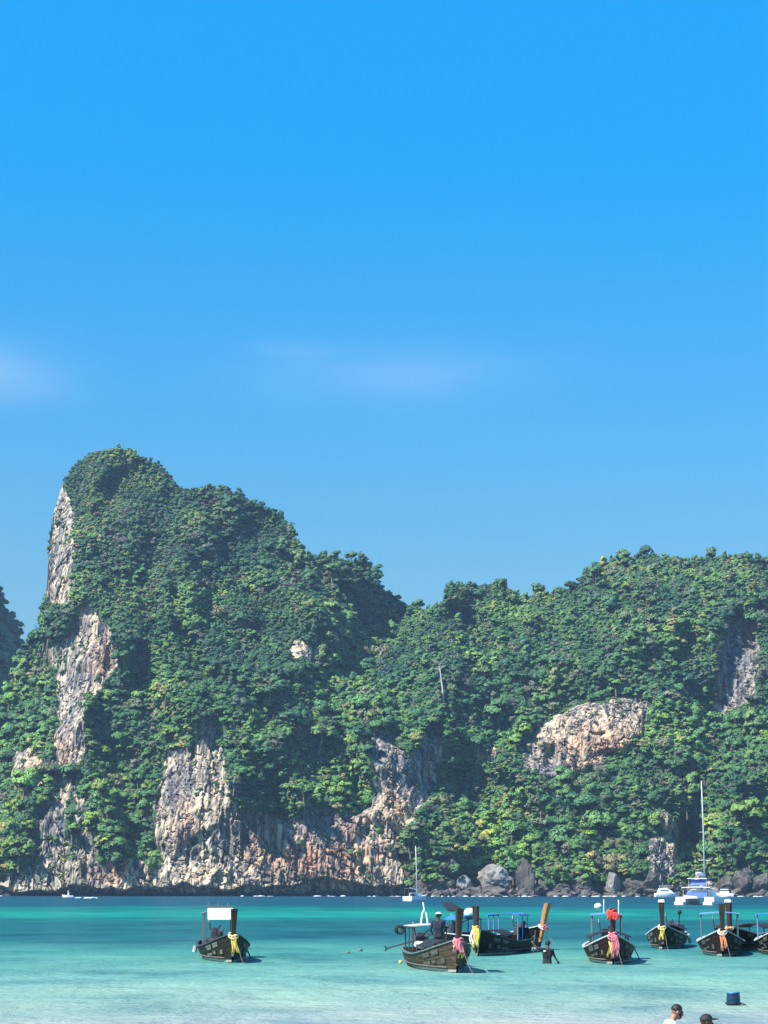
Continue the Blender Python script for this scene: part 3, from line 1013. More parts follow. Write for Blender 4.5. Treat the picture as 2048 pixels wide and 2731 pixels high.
w = ar * veg
w[(cols < -300) | (cols > 2380), :] = 0
wf = w.ravel() / w.sum()
cand = RNG.choice(len(wf), size=60000, p=wf)
flat_front = front.reshape(-1, 3)
flat_n = nrmv.reshape(-1, 3)
flat_px, flat_py = PX.ravel(), PY.ravel()
FOREST = []                        # (position, radius, crown index, rotation, px, py)
sp = Spacing(8.0)
scale_noise = fbm(flat_front[cand, 0] * 0.05, flat_front[cand, 2] * 0.05, 0.0, 2, seed=81)
for n_, ci in enumerate(cand):
    p = flat_front[ci]
    px_, py_ = flat_px[ci], flat_py[ci]
    hi = (2390 - py_) / 1200.0
    r = (0.95 + 2.1 * RNG.random() ** 1.7) * (1.55 - 0.75 * min(hi * 1.6, 1.0)) * (1 + 0.5 * scale_noise[n_])
    tall = RNG.random() < 0.12 and not (py_ < 1500 and px_ < 700)
    if tall:
        r *= 1.5
    if py_ < 1420 and px_ < 520:
        r *= 0.62
    if not sp.ok(p, r, 0.44):
        continue
    q = RNG.random()
    dry_ = vnoise(p[0] * 0.06, p[2] * 0.06, 2.0, 95)
    k = int(RNG.integers(0, 8)) if q < 0.87 - 0.25 * max(0, dry_) else (8 + int(RNG.integers(0, 2)) if q < 0.95 else 10)
    out = flat_n[ci] * r * 0.35
    FOREST.append((np.array([p[0] + out[0], p[1] + out[1], p[2] - r * (0.55 if not tall else RNG.uniform(-0.15, 0.25))]), r, k, RNG.uniform(0, 6.28), px_, py_, RNG.uniform(0.85, 1.25)))
SHRUBS = []
# a ragged fringe along the skyline and bushes between the shore boulders
for ci in RNG.integers(0, NC, 900):
    if not (-300 < cols[ci] < 2380) or ROCKf[ci, -2] > 0.4:
        continue
    p = front[ci, -1 - int(RNG.integers(0, 5))]
    r = RNG.uniform(0.6, 1.7) * (0.7 if cols[ci] < 520 else 1.0)
    SHRUBS.append((np.array([p[0] + RNG.uniform(-1, 1), p[1] + RNG.uniform(0, 5), p[2] - 0.2 * r]), r, int(RNG.integers(0, 11)), RNG.uniform(0, 6.28), 0, 0, RNG.uniform(0.8, 1.7)))
for _ in range(260):
    bx_ = RNG.uniform(1110, 2080)
    if 1715 < bx_ < 1800 or 1215 < bx_ < 1430 or 1600 < bx_ < 1665:
        continue
    q = unproject(bx_, 2388, 736.0)
    SHRUBS.append((np.array([q[0], RNG.uniform(728, 740), RNG.uniform(3.0, 9.5)]), RNG.uniform(0.9, 2.3), int(RNG.integers(0, 11)), RNG.uniform(0, 6.28), 0, 0, RNG.uniform(0.8, 1.3)))
w2 = ar * (veg + 0.16 * (ROCKf > 0.3) * (vnoise(X0 * 0.2, Z0 * 0.2, 0.0, 90) > 0.05) + 0.8 * ((ROCKf > 0.02) & (ROCKf < 0.4)) + 1.6 * ((veg < 0.6) & (ROCKf < 0.45)) + 0.35 * ((ROCKf > 0.3) & (PX < 280) & (vnoise(X0 * 0.25, Z0 * 0.12, 3.0, 91) > 0.2)))
w2[Z0 < 5.0] = 0
w2[(cols < -300) | (cols > 2380), :] = 0
cand2 = RNG.choice(w2.size, size=14000, p=w2.ravel() / w2.sum())
for ci in cand2:
    p, nn = flat_front[ci], flat_n[ci]
    r = RNG.uniform(0.55, 1.35)
    steep = 1 - abs(nn[2])
    rk = ROCKf.ravel()[ci]
    if rk > 0.02 and RNG.random() < 0.6:
        k = 11 + int(RNG.integers(0, 2))
    else:
        k = int(RNG.integers(0, 11))
    SHRUBS.append((np.array([p[0] + nn[0] * 0.2, p[1] + nn[1] * 0.2, p[2] - r * 0.3]), r, k, RNG.uniform(0, 6.28), flat_px[ci], flat_py[ci], RNG.uniform(0.85, 1.3)))
# crowns along the far hill
ff = far_front.reshape(-1, 3)
FARTREES = []
for ci in RNG.integers(0, len(ff), 3200):
    if frock.ravel()[ci] > 0.5 and RNG.random() < 0.85:
        continue
    r = RNG.uniform(2.0, 4.5)
    p = ff[ci]
    FARTREES.append((np.array([p[0], p[1] - r * 0.3, p[2] - r * 0.3]), r, int(RNG.integers(0, 8)), RNG.uniform(0, 6.28), 0, 0, 1.0))

# ------------------------------------------------------------------ individual trees: the largest crowns in the picture
inview = [t for t in FOREST if 8 < t[4] < 2040]
inview.sort(key=lambda t: -t[1] / t[0][1])
LANDMARKS = [(320, 1200, 'the rounded summit of the left peak'), (150, 1480, 'the pale cliff under the peak'), (250, 1740, 'the upper left bare rock face'), (75, 2060, 'the small blocky rock at far left'),
             (560, 1930, 'the tip of the tall pale sea cliff'), (520, 2250, 'the foot of the tall pale sea cliff'), (185, 2000, 'the narrow rock strip at left'), (800, 1720, 'the small white rock in the forest'),
             (850, 2190, 'the wide orange sea cliff'), (950, 2010, 'the grey slab above the orange sea cliff'), (1110, 1990, 'the shaded grey slab mid-picture'), (1130, 1625, 'the dip between the hills'),
             (1180, 1810, 'the bare pale trunk'), (1290, 2020, 'the rock left of the ochre cliff'), (1560, 1990, 'the ochre cliff on the right hill'), (1960, 1750, 'the grey wall at far right'),
             (1760, 2230, 'the rock pinnacle on the shore'), (1325, 2330, 'the largest shore boulder'), (1500, 2340, 'the middle of the boulder shore'), (1876, 2090, 'the catamaran mast tip'), (1105, 2270, 'the small yacht mast'),
             (1143, 1715, 'the bright yellow tree'), (1728, 1475, 'the top of the right skyline'), (1400, 1590, 'the notch in the right skyline'), (2030, 2150, 'the slope at the right picture edge'), (620, 1310, 'the left peak shoulder'),
             (960, 1480, 'the crooked skyline tree'), (480, 1620, 'the middle of the left peak'), (2020, 1490, 'the skyline at the right edge'), (20, 2250, 'the lower left picture edge')]


def where_is(x, y):
    d, lx, ly, nm = min((math.hypot(x - a, y - b), a, b, c) for a, b, c in LANDMARKS)
    ang = math.degrees(math.atan2(ly - y, x - lx)) % 360
    word = ['right of', 'above and right of', 'above', 'above and left of', 'left of', 'below and left of', 'below', 'below and right of'][int((ang + 22.5) // 45) % 8]
    return ('close ' if d < 60 else ('' if d < 130 else 'far ')) + word + ' ' + nm


KINDS = ['broad', 'domed', 'low', 'tall narrow', 'uneven', 'rounded', 'flat-topped', 'spreading', 'sparse dry', 'brownish', 'yellow-green']


def place_tree(t, label, group, name='forest_tree'):
    p, r, k, rot, px_, py_, sz = t
    s = r / 3.0
    root = empty(name, tuple(p), rot, label, 'tree', group)
    root.rotation_euler = (0.14 * math.sin(rot * 7), 0.14 * math.cos(rot * 11), rot)
    root.scale = (s, s, s * sz)
    c = bpy.data.objects.new('crown', CROWNS[k])
    COL.objects.link(c)
    c.parent = root
    tr = bpy.data.objects.new('trunk', TRUNKS[int(rot * 10) % 3])
    COL.objects.link(tr)
    tr.parent = root
    return root


chosen = set()
for t in inview[:288]:
    chosen.add(id(t))
    z = where_is(t[4], t[5])
    nm = 'tree ' + z
    place_tree(t, KINDS[t[2]] + ' tree ' + z, KINDS[t[2]] + ' ' + nm)

# trees that stand out one by one
def ridge_y(px):
    i = int(np.argmin(abs(cols - px)))
    return front[i, -1]


def surf(px, py):
    i = int(np.argmin(abs(cols - px)))
    j = int(np.argmin(abs(PY[i] - py)))
    return front[i, j]


for px_, r, up, k, label in [(940, 2.5, 2.2, 0, 'lone tree with a crooked lean on the skyline left of the valley'),
                             (895, 2.4, 0.9, 1, 'small round tree on the skyline next to the crooked tree'),
                             (1117, 2.9, 0.8, 4, 'rounded tree on the skyline at the lowest dip between the hills'),
                             (1204, 2.3, 1.0, 6, 'flat tree on the left tip of the right hill skyline'),
                             (1335, 3.2, 0.6, 5, 'domed tree on the skyline right of the valley dip'),
                             (1432, 3.2, 1.0, 2, 'leaning tree on the skyline halfway along the right hill'),
                             (1650, 2.4, 1.0, 3, 'single tree standing proud of the right hill skyline'),
                             (1728, 3.4, 0.8, 0, 'tallest tree of the right hill skyline'),
                             (1900, 3.0, 0.4, 1, 'dark tree on the flat skyline near the right edge')]:
    b = ridge_y(px_)
    t = (np.array([b[0], b[1], b[2] + up - r * 0.35]), r, k, px_ * 0.37, px_, 0, 1.1)
    o = place_tree(t, label, 'skyline trees', 'skyline_tree')
    if px_ == 940:
        o.rotation_euler = (0.0, -0.35, 0.0)
b = surf(1143, 1720)
place_tree((np.array([b[0], b[1] - 2.0, b[2] - 1]), 3.4, 10, 1.0, 0, 0, 1.0), 'bright yellow tree in the valley just left of the right hill', None, 'yellow_tree')
b = surf(985, 1920)
place_tree((np.array([b[0], b[1] - 2.0, b[2] - 1]), 2.6, 10, 2.0, 0, 0, 1.2), 'yellow-green tree on top of the grey middle rock face', None, 'yellow_tree')
# a bare pale trunk in the middle of the forest
b = surf(1180, 1858)
bare = empty('bare_tree', (b[0], b[1] - 4.5, b[2] - 0.5), 0, 'tall bare pale-trunked tree rising from the forest below the valley', 'tree')
mb = MB()
mb.tube([(0, 0, -3), (-0.2, 0, 2.5), (-0.7, 0, 6), (-1.1, 0, 9.5), (-1.3, 0, 11.5)], [0.42, 0.36, 0.3, 0.22, 0.12], 7)
mb.build('trunk', M_PALEBARK, bare, smooth=True)
mb = MB()
rg = random.Random(3)
for i in range(13):
    a = rg.uniform(0, 6.28)
    z0 = rg.uniform(8.5, 11)
    s = Vector((-1.05 - (z0 - 9) * 0.1, 0, z0))
    e = s + Vector((math.cos(a) * rg.uniform(1.5, 4), math.sin(a) * 1.8, rg.uniform(0.4, 2.2)))
    mb.tube([s, (s + e) / 2 + Vector((0, 0, 0.4)), e], [0.12, 0.09, 0.04], 5)
    for j in range(3):
        m_ = s.lerp(e, rg.uniform(0.5, 1))
        mb.tube([m_, m_ + Vector((rg.uniform(-1, 1), rg.uniform(-1, 1), rg.uniform(-0.3, 0.8)))], [0.05, 0.03], 4)
mb.build('branches', M_PALEBARK, bare)

# ------------------------------------------------------------------ the rest of the forest: one mass
def scatter(name, items, label):
    src = bpy.data.collections.new(name + '_shapes')
    shapes = CROWNS + VINES
    for i, me in enumerate(shapes):
        o = bpy.data.objects.new('%s_shape_%02d' % (name, i), me)
        src.objects.link(o)
    me = bpy.data.meshes.new(name)
    me.vertices.add(len(items))
    me.vertices.foreach_set('co', np.array([t[0] for t in items], np.float32).ravel())
    a = me.attributes.new('size', 'FLOAT_VECTOR', 'POINT')
    a.data.foreach_set('vector', np.array([(t[1] / 3, t[1] / 3, t[1] / 3 * t[6]) for t in items], np.float32).ravel())
    a = me.attributes.new('turn', 'FLOAT_VECTOR', 'POINT')
    a.data.foreach_set('vector', np.array([(0.30 * math.sin(t[3] * 7), 0.30 * math.cos(t[3] * 11), t[3]) for t in items], np.float32).ravel())
    a = me.attributes.new('pick', 'INT', 'POINT')
    a.data.foreach_set('value', np.array([t[2] for t in items], np.int32))
    o = link_mesh(name, me)
    ng = bpy.data.node_groups.new(name, 'GeometryNodeTree')
    ng.interface.new_socket('Geometry', in_out='INPUT', socket_type='NodeSocketGeometry')
    ng.interface.new_socket('Geometry', in_out='OUTPUT', socket_type='NodeSocketGeometry')
    n, l = ng.nodes, ng.links
    gi, go = n.new('NodeGroupInput'), n.new('NodeGroupOutput')
    inst = n.new('GeometryNodeInstanceOnPoints')
    ci = n.new('GeometryNodeCollectionInfo')
    ci.inputs['Collection'].default_value = src
    ci.inputs['Separate Children'].default_value = True
    ci.inputs['Reset Children'].default_value = True
    inst.inputs['Pick Instance'].default_value = True

    def attr(nm, ty):
        x = n.new('GeometryNodeInputNamedAttribute')
        x.data_type = ty
        x.inputs['Name'].default_value = nm
        return [s for s in x.outputs if s.enabled and s.name == 'Attribute'][0]
    e2r = n.new('FunctionNodeEulerToRotation')
    l.new(gi.outputs[0], inst.inputs['Points'])
    l.new(ci.outputs[0], inst.inputs['Instance'])
    l.new(attr('pick', 'INT'), inst.inputs['Instance Index'])
    l.new(attr('turn', 'FLOAT_VECTOR'), e2r.inputs[0])
    l.new(e2r.outputs[0], inst.inputs['Rotation'])
    l.new(attr('size', 'FLOAT_VECTOR'), inst.inputs['Scale'])
    l.new(inst.outputs[0], go.inputs[0])
    md = o.modifiers.new('scatter', 'NODES')
    md.node_group = ng
    return tag(o, label, kind='stuff')


rest = [t for t in FOREST if id(t) not in chosen]
print('forest', len(FOREST), 'rest', len(rest), 'shrubs', len(SHRUBS))
scatter('forest', rest, 'dense green tropical forest covering the slopes of the headland')
scatter('undergrowth', SHRUBS, 'shrubs and hanging creepers between the trees and on the cliffs')
scatter('far_forest', FARTREES, 'dark forest on the farther hill at the left edge')

# ------------------------------------------------------------------ shore boulders
M_BOULDER = paint('dark_sea_rock', (0.095, 0.086, 0.076), 0.9, 0.75, 0.9, spec=0.15, bump=0.6)
M_BOULDER_PALE = paint('grey_boulder', (0.20, 0.19, 0.175), 0.9, 0.6, 0.8, spec=0.15, bump=0.6)


def boulder_mesh(seed, sq=0.8):
    bm = bmesh.new()
    bmesh.ops.create_icosphere(bm, subdivisions=4, radius=1.0)
    rg = np.random.default_rng(seed)
    planes = [(v / np.linalg.norm(v), rg.uniform(0.48, 0.90)) for v in rg.normal(size=(13, 3))]
    co = np.array([v.co[:] for v in bm.verts])
    for nrm, d in planes:
        k = co @ nrm
        over = np.maximum(k - d, 0)
        co = co - over[:, None] * nrm[None] * 0.97
    co *= (1 + 0.34 * fbm(co[:, 0] * 2.1, co[:, 1] * 2.1, co[:, 2] * 2.1 + seed, 4, seed=seed, gain=0.6))[:, None]
    co[:, 2] *= sq
    for v, c in zip(bm.verts, co):
        v.co = c
    for f in bm.faces:
        f.smooth = False
    me = bpy.data.meshes.new('boulder')
    bm.to_mesh(me)
    bm.free()
    return me


def boulder(px, py_base, w_m, h_m, Y, label, mat=M_BOULDER, seed=1, group=None, rot=0.0, name='boulder'):
    me = boulder_mesh(seed)
    me.materials.append(mat)
    p = at(px, py_base, Y)
    o = link_mesh(name, me)
    o.location = (p.x, Y, p.z + h_m * 0.42)
    o.scale = (w_m / 2, w_m / 2 * 0.9, h_m / 2 / 0.8 * 1.08)
    o.rotation_euler = (0, 0, rot)
    return tag(o, label, 'boulder', group)


boulder(1325, 2388, 13.5, 12.0, 735, 'huge grey-topped boulder on the shore, largest of them all', M_BOULDER_PALE, 3)
boulder(1400, 2388, 6.8, 11.0, 731, 'tall split boulder standing right beside the largest boulder', M_BOULDER, 5)
boulder(1236, 2388, 5.6, 6.4, 733, 'blocky pale boulder left of the largest shore boulder', M_BOULDER_PALE, 7)
boulder(1262, 2391, 7.0, 3.6, 727, 'low dark slab of rock in front of the pale blocky boulder', M_BOULDER, 8)
boulder(1310, 2392, 10.0, 3.8, 725, 'long dark rock at the foot of the largest boulder', M_BOULDER, 9)
boulder(1170, 2388, 8.5, 8.0, 734, 'jagged dark rock heap just right of the small yacht mast', M_BOULDER, 11)
boulder(1130, 2389, 7.0, 5.5, 736, 'dark rock at the foot of the cliff beside the small yacht', M_BOULDER, 12)
boulder(1200, 2334, 7.0, 6.5, 738, 'brown jagged rock above the shore behind the small yacht mast', M_BOULDER, 13)
boulder(1635, 2386, 6.8, 7.6, 730, 'broken grey boulder with dark crevice on the right shore', M_BOULDER_PALE, 15)
boulder(1560, 2386, 8.0, 6.6, 731, 'broad dark boulder midway along the right shore', M_BOULDER, 16)
boulder(1450, 2386, 7.0, 6.0, 731, 'brownish boulder right of the tall split boulder', M_BOULDER, 17)
boulder(1505, 2387, 6.0, 4.6, 729, 'rounded dark boulder between the brownish and broad boulders', M_BOULDER, 18)
boulder(1690, 2386, 8.0, 5.4, 730, 'dark rock left of the white motor launch', M_BOULDER, 19)
boulder(1735, 2386, 6.6, 7.5, 726, 'dark rock at the foot of the tall rock pinnacle', M_BOULDER, 20)
boulder(1985, 2384, 9.0, 8.0, 727, 'dark brown boulder on the shore right of the catamaran', M_BOULDER, 21)
boulder(2035, 2385, 7.5, 7.0, 725, 'dark boulder cut by the right edge of the picture', M_BOULDER, 22)
boulder(1935, 2384, 6.0, 6.5, 728, 'brown boulder just behind the right hull of the catamaran', M_BOULDER, 23)
rg = random.Random(42)
SMALL = [boulder_mesh(70 + i) for i in range(6)]
for me in SMALL:
    me.materials.append(M_BOULDER if rg.random() < 0.75 else M_BOULDER_PALE)
for i in range(120):
    px = rg.uniform(1085, 2090)
    Yb = rg.uniform(716, 731)
    o = bpy.data.objects.new('shore_rock', rg.choice(SMALL))
    COL.objects.link(o)
    s = rg.uniform(0.7, 2.6)
    p = at(px, 2388, Yb)
    zb = max(0, (Yb - 718)) * 0.30 * rg.uniform(0, 1)
    o.location = (p.x, Yb, zb)
    o.scale = (s * rg.uniform(0.9, 1.5), s, s * rg.uniform(0.6, 1.0))
    o.rotation_euler = (rg.uniform(-0.3, 0.3), rg.uniform(-0.3, 0.3), rg.uniform(0, 6.28))
    wh = 'between the small yacht and the largest boulder' if px < 1330 else ('between the largest boulder and the white launch' if px < 1740 else 'behind and right of the catamaran')
    tag(o, 'small dark rock at the waterline ' + wh, 'rock', 'shore rocks ' + wh)

# surf along the foot of the rocks
M_FOAM = paint('sea_foam', (0.55, 0.58, 0.58), 0.8, 0.2, 1.0, spec=0.2)
mb = MB()
rg = random.Random(5)
for x0, x1, Yb, n in [(645, 725, 733, 26), (830, 905, 733, 22), (910, 935, 733, 8), (985, 1075, 724, 26), (1140, 1215, 715, 26), (1235, 1315, 713, 34), (1340, 1410, 713, 26), (1470, 1500, 714, 10), (1580, 1705, 714, 40), (1480, 1560, 713, 18), (1960, 2048, 714, 22), (0, 30, 748, 6)]:
    for i in range(int(n * 0.22)):
        px = rg.uniform(x0, x1)
        p = at(px, 2388, Yb + rg.uniform(-1.5, 1.5))
        s = rg.uniform(0.3, 1.1)
        mb.ball((p.x, p.y, 0.0), (s * 1.3, s * 0.8, rg.uniform(0.06, 0.34)), 7, 4)
foam = mb.build('surf_foam', M_FOAM, smooth=True)
tag(foam, 'broken white surf along the foot of the rocks', kind='stuff')

# ------------------------------------------------------------------ longtail boats
def hull_material(key, dark, mid, stripe=(0.34, 0.33, 0.30), red=None):
    m, n, l, b = new_mat(key)
    tc = N(n, 'ShaderNodeTexCoord')
    sep = N(n, 'ShaderNodeSeparateXYZ')
    l.new(tc.outputs['Object'], sep.inputs[0])
    mp = N(n, 'ShaderNodeMapping', ins={'Scale': (0.7, 3.0, 7.0)})
    l.new(tc.outputs['Object'], mp.inputs[0])
    no = N(n, 'ShaderNodeTexNoise', ins={'Scale': 1.6, 'Detail': 7.0, 'Roughness': 0.68})
    l.new(mp.outputs[0], no.inputs['Vector'])
    r = ramp(n, [(0.32, dark), (0.55, mid), (0.72, [c * 1.5 for c in mid])])
    l.new(no.outputs['Fac'], r.inputs[0])
    last = r.outputs[0]
    # boot stripe painted just above the water
    st = ramp(n, [(0.0, (0, 0, 0)), (0.09, (0, 0, 0)), (0.11, (1, 1, 1)), (0.17, (1, 1, 1)), (0.20, (0, 0, 0))])
    off = N(n, 'ShaderNodeMath', operation='MULTIPLY_ADD', ins={1: 0.10, 2: -0.05})
    l.new(no.outputs['Fac'], off.inputs[0])
    sm = N(n, 'ShaderNodeMath', operation='ADD')
    l.new(sep.outputs[2], sm.inputs[0])
    l.new(off.outputs[0], sm.inputs[1])
    sc = N(n, 'ShaderNodeMath', operation='MULTIPLY_ADD', ins={1: 1.0, 2: 0.08})
    l.new(sm.outputs[0], sc.inputs[0])
    l.new(sc.outputs[0], st.inputs[0])
    fx = ramp(n, [(0.42, (0, 0, 0)), (0.62, (1, 1, 1))])          # worn away aft
    xn = N(n, 'ShaderNodeMapRange', ins={'From Min': -4.5, 'From Max': 4.5})
    l.new(sep.outputs[0], xn.inputs[0])
    l.new(xn.outputs[0], fx.inputs[0])
    mm = N(n, 'ShaderNodeMath', operation='MULTIPLY')
    l.new(st.outputs[0], mm.inputs[0])
    l.new(fx.outputs[0], mm.inputs[1])
    mx = N(n, 'ShaderNodeMix', data_type='RGBA')
    l.new(mm.outputs[0], mx.inputs[0])
    l.new(last, mx.inputs[6])
    mx.inputs[7].default_value = (*stripe, 1)
    l.new(mx.outputs[2], b.inputs['Base Color'])
    b.inputs['Roughness'].default_value = 0.6
    b.inputs['Specular IOR Level'].default_value = 0.12
    bp = N(n, 'ShaderNodeBump', ins={'Strength': 0.4, 'Distance': 0.02})
    l.new(no.outputs['Fac'], bp.inputs['Height'])
    l.new(bp.outputs[0], b.inputs['Normal'])
    return m


HULLS = {'black': hull_material('tarred_planks', (0.004, 0.004, 0.003), (0.013, 0.010, 0.007)),
         'brown': hull_material('oiled_planks', (0.024, 0.018, 0.010), (0.075, 0.056, 0.032)),
         'red': hull_material('red_brown_planks', (0.008, 0.003, 0.003), (0.026, 0.008, 0.006)),
         'olive': hull_material('olive_planks', (0.007, 0.007, 0.004), (0.022, 0.020, 0.011))}
M_INSIDE = paint('hull_inside', (0.05, 0.042, 0.034), 0.8, 0.4, 3.0)
M_DECK = paint('deck_boards', (0.16, 0.13, 0.10), 0.8, 0.3, 3.0, stretch=(0.6, 6, 1))
M_POST = paint('dark_post_wood', (0.045, 0.022, 0.014), 0.6, 0.5, 4.0, stretch=(3, 3, 0.5))
M_POST_RED = paint('varnished_post_wood', (0.42, 0.19, 0.08), 0.5, 0.3, 4.0, stretch=(3, 3, 0.5))
M_WHITE = paint('white_paint', (0.78, 0.78, 0.76), 0.5, 0.06, 4.0)
M_TEAL = paint('pale_teal_paint', (0.10, 0.14, 0.14), 0.55, 0.15, 4.0)
M_RAILWHITE = paint('worn_white_rail', (0.42, 0.42, 0.40), 0.6, 0.35, 5.0)
M_RAILDARK = paint('dark_rail', (0.05, 0.05, 0.055), 0.6, 0.3, 5.0)
M_BLUE = paint('blue_tarp', (0.03, 0.15, 0.40), 0.6, 0.2, 3.0)
M_PALEBLUE = paint('faded_blue_tarp', (0.13, 0.25, 0.46), 0.6, 0.2, 3.0)
M_BLACK = paint('black_tarp', (0.014, 0.014, 0.016), 0.7, 0.3, 3.0)
M_METAL = paint('engine_metal', (0.10, 0.10, 0.11), 0.45, 0.4, 8.0, metal=0.6)
M_YELLOW = paint('yellow_cloth', (0.66, 0.50, 0.10), 0.8, 0.25, 9.0)
M_PINK = paint('pink_cloth', (0.66, 0.20, 0.25), 0.8, 0.3, 9.0)
M_RED = paint('red_cloth', (0.72, 0.06, 0.05), 0.8, 0.2, 6.0)
M_ORANGE = paint('orange_cloth', (0.80, 0.30, 0.13), 0.8, 0.15, 6.0)
M_GARLAND = paint('marigold_garland', (0.80, 0.62, 0.40), 0.9, 0.25, 30.0)
M_WHITECLOTH = paint('white_cloth', (0.80, 0.79, 0.78), 0.85, 0.05, 6.0)
M_ROPE = paint('rope', (0.16, 0.14, 0.11), 0.9, 0.2, 20.0)
M_PLATE = paint('pale_lettering', (0.12, 0.125, 0.10), 0.7, 0.7, 14.0)
M_GREYPLATE = paint('faded_lettering', (0.085, 0.08, 0.07), 0.7, 0.7, 14.0)
M_RUBBER = paint('rubber', (0.02, 0.02, 0.02), 0.8, 0.3, 8.0)

LEN = 8.8


def sheer(s):
    return 0.50 + 0.14 * (1 - s) ** 2 + 0.62 * max(0.0, (s - 0.50) / 0.50) ** 2.0


def beam(s):
    if s < 0.5:
        return 0.62 + 0.38 * math.sin(math.pi / 2 * s / 0.5)
    u = (s - 0.5) / 0.5
    return max(0.055, (1 - u ** 2.3) ** 0.85)


def keel(s):
    return -0.34 + 0.10 * (1 - s) + 0.0 * s


def stem_x(s, z):
    """stations lean forward towards the bow so the stem rakes"""
    rake = max(0.0, (s - 0.7) / 0.3) ** 1.5
    return (s - 0.5) * LEN + rake * (z - 0.0) * 0.42


def hull_point(s, t, side, off=0.0):
    kz, gz = keel(s), sheer(s)
    z = kz + (gz - kz) * (t ** 1.25)
    full = 0.60 - 0.10 * max(0, (s - 0.6) / 0.4)
    y = beam(s) * (min(t, 1.0) ** (1 - full))
    lap = 0.014 * ((t * 7) % 1.0 - 0.5) if 0.02 < t < 0.98 else 0.0
    return Vector((stem_x(s, z), side * (y - lap + off), z))


STN = [0, 0.04, 0.1, 0.18, 0.27, 0.36, 0.45, 0.54, 0.62, 0.69, 0.75, 0.80, 0.845, 0.88, 0.91, 0.935, 0.957, 0.975, 0.99, 1.0]
TT = [0.0, 0.08, 0.142, 0.144, 0.21, 0.285, 0.287, 0.36, 0.428, 0.43, 0.5, 0.571, 0.573, 0.65, 0.714, 0.716, 0.79, 0.857, 0.859, 0.93, 1.0]


def cloth_strip(mb, top, length, width, dirv, seed=0, n=9):
    """a hanging cloth with folds and real thickness"""
    rg = random.Random(seed)
    top, d = Vector(top), Vector(dirv).normalized()
    ph = rg.uniform(0, 6)
    rows = []
    for i in range(n):
        u = i / (n - 1)
        wv = width * (0.55 + 0.55 * math.sin(u * 2.2 + 0.3) + 0.1 * math.sin(5 * u + ph))
        row = []
        for k in range(5):
            q = (k / 4 - 0.5)
            row.append(top + d * length * u + Vector((0.035 * math.sin(k * 2.4 + ph + u * 3), q * wv + 0.04 * math.sin(u * 5 + ph), 0)))
        rows.append(row)
    mb.slab(rows, (0.02, 0, 0))


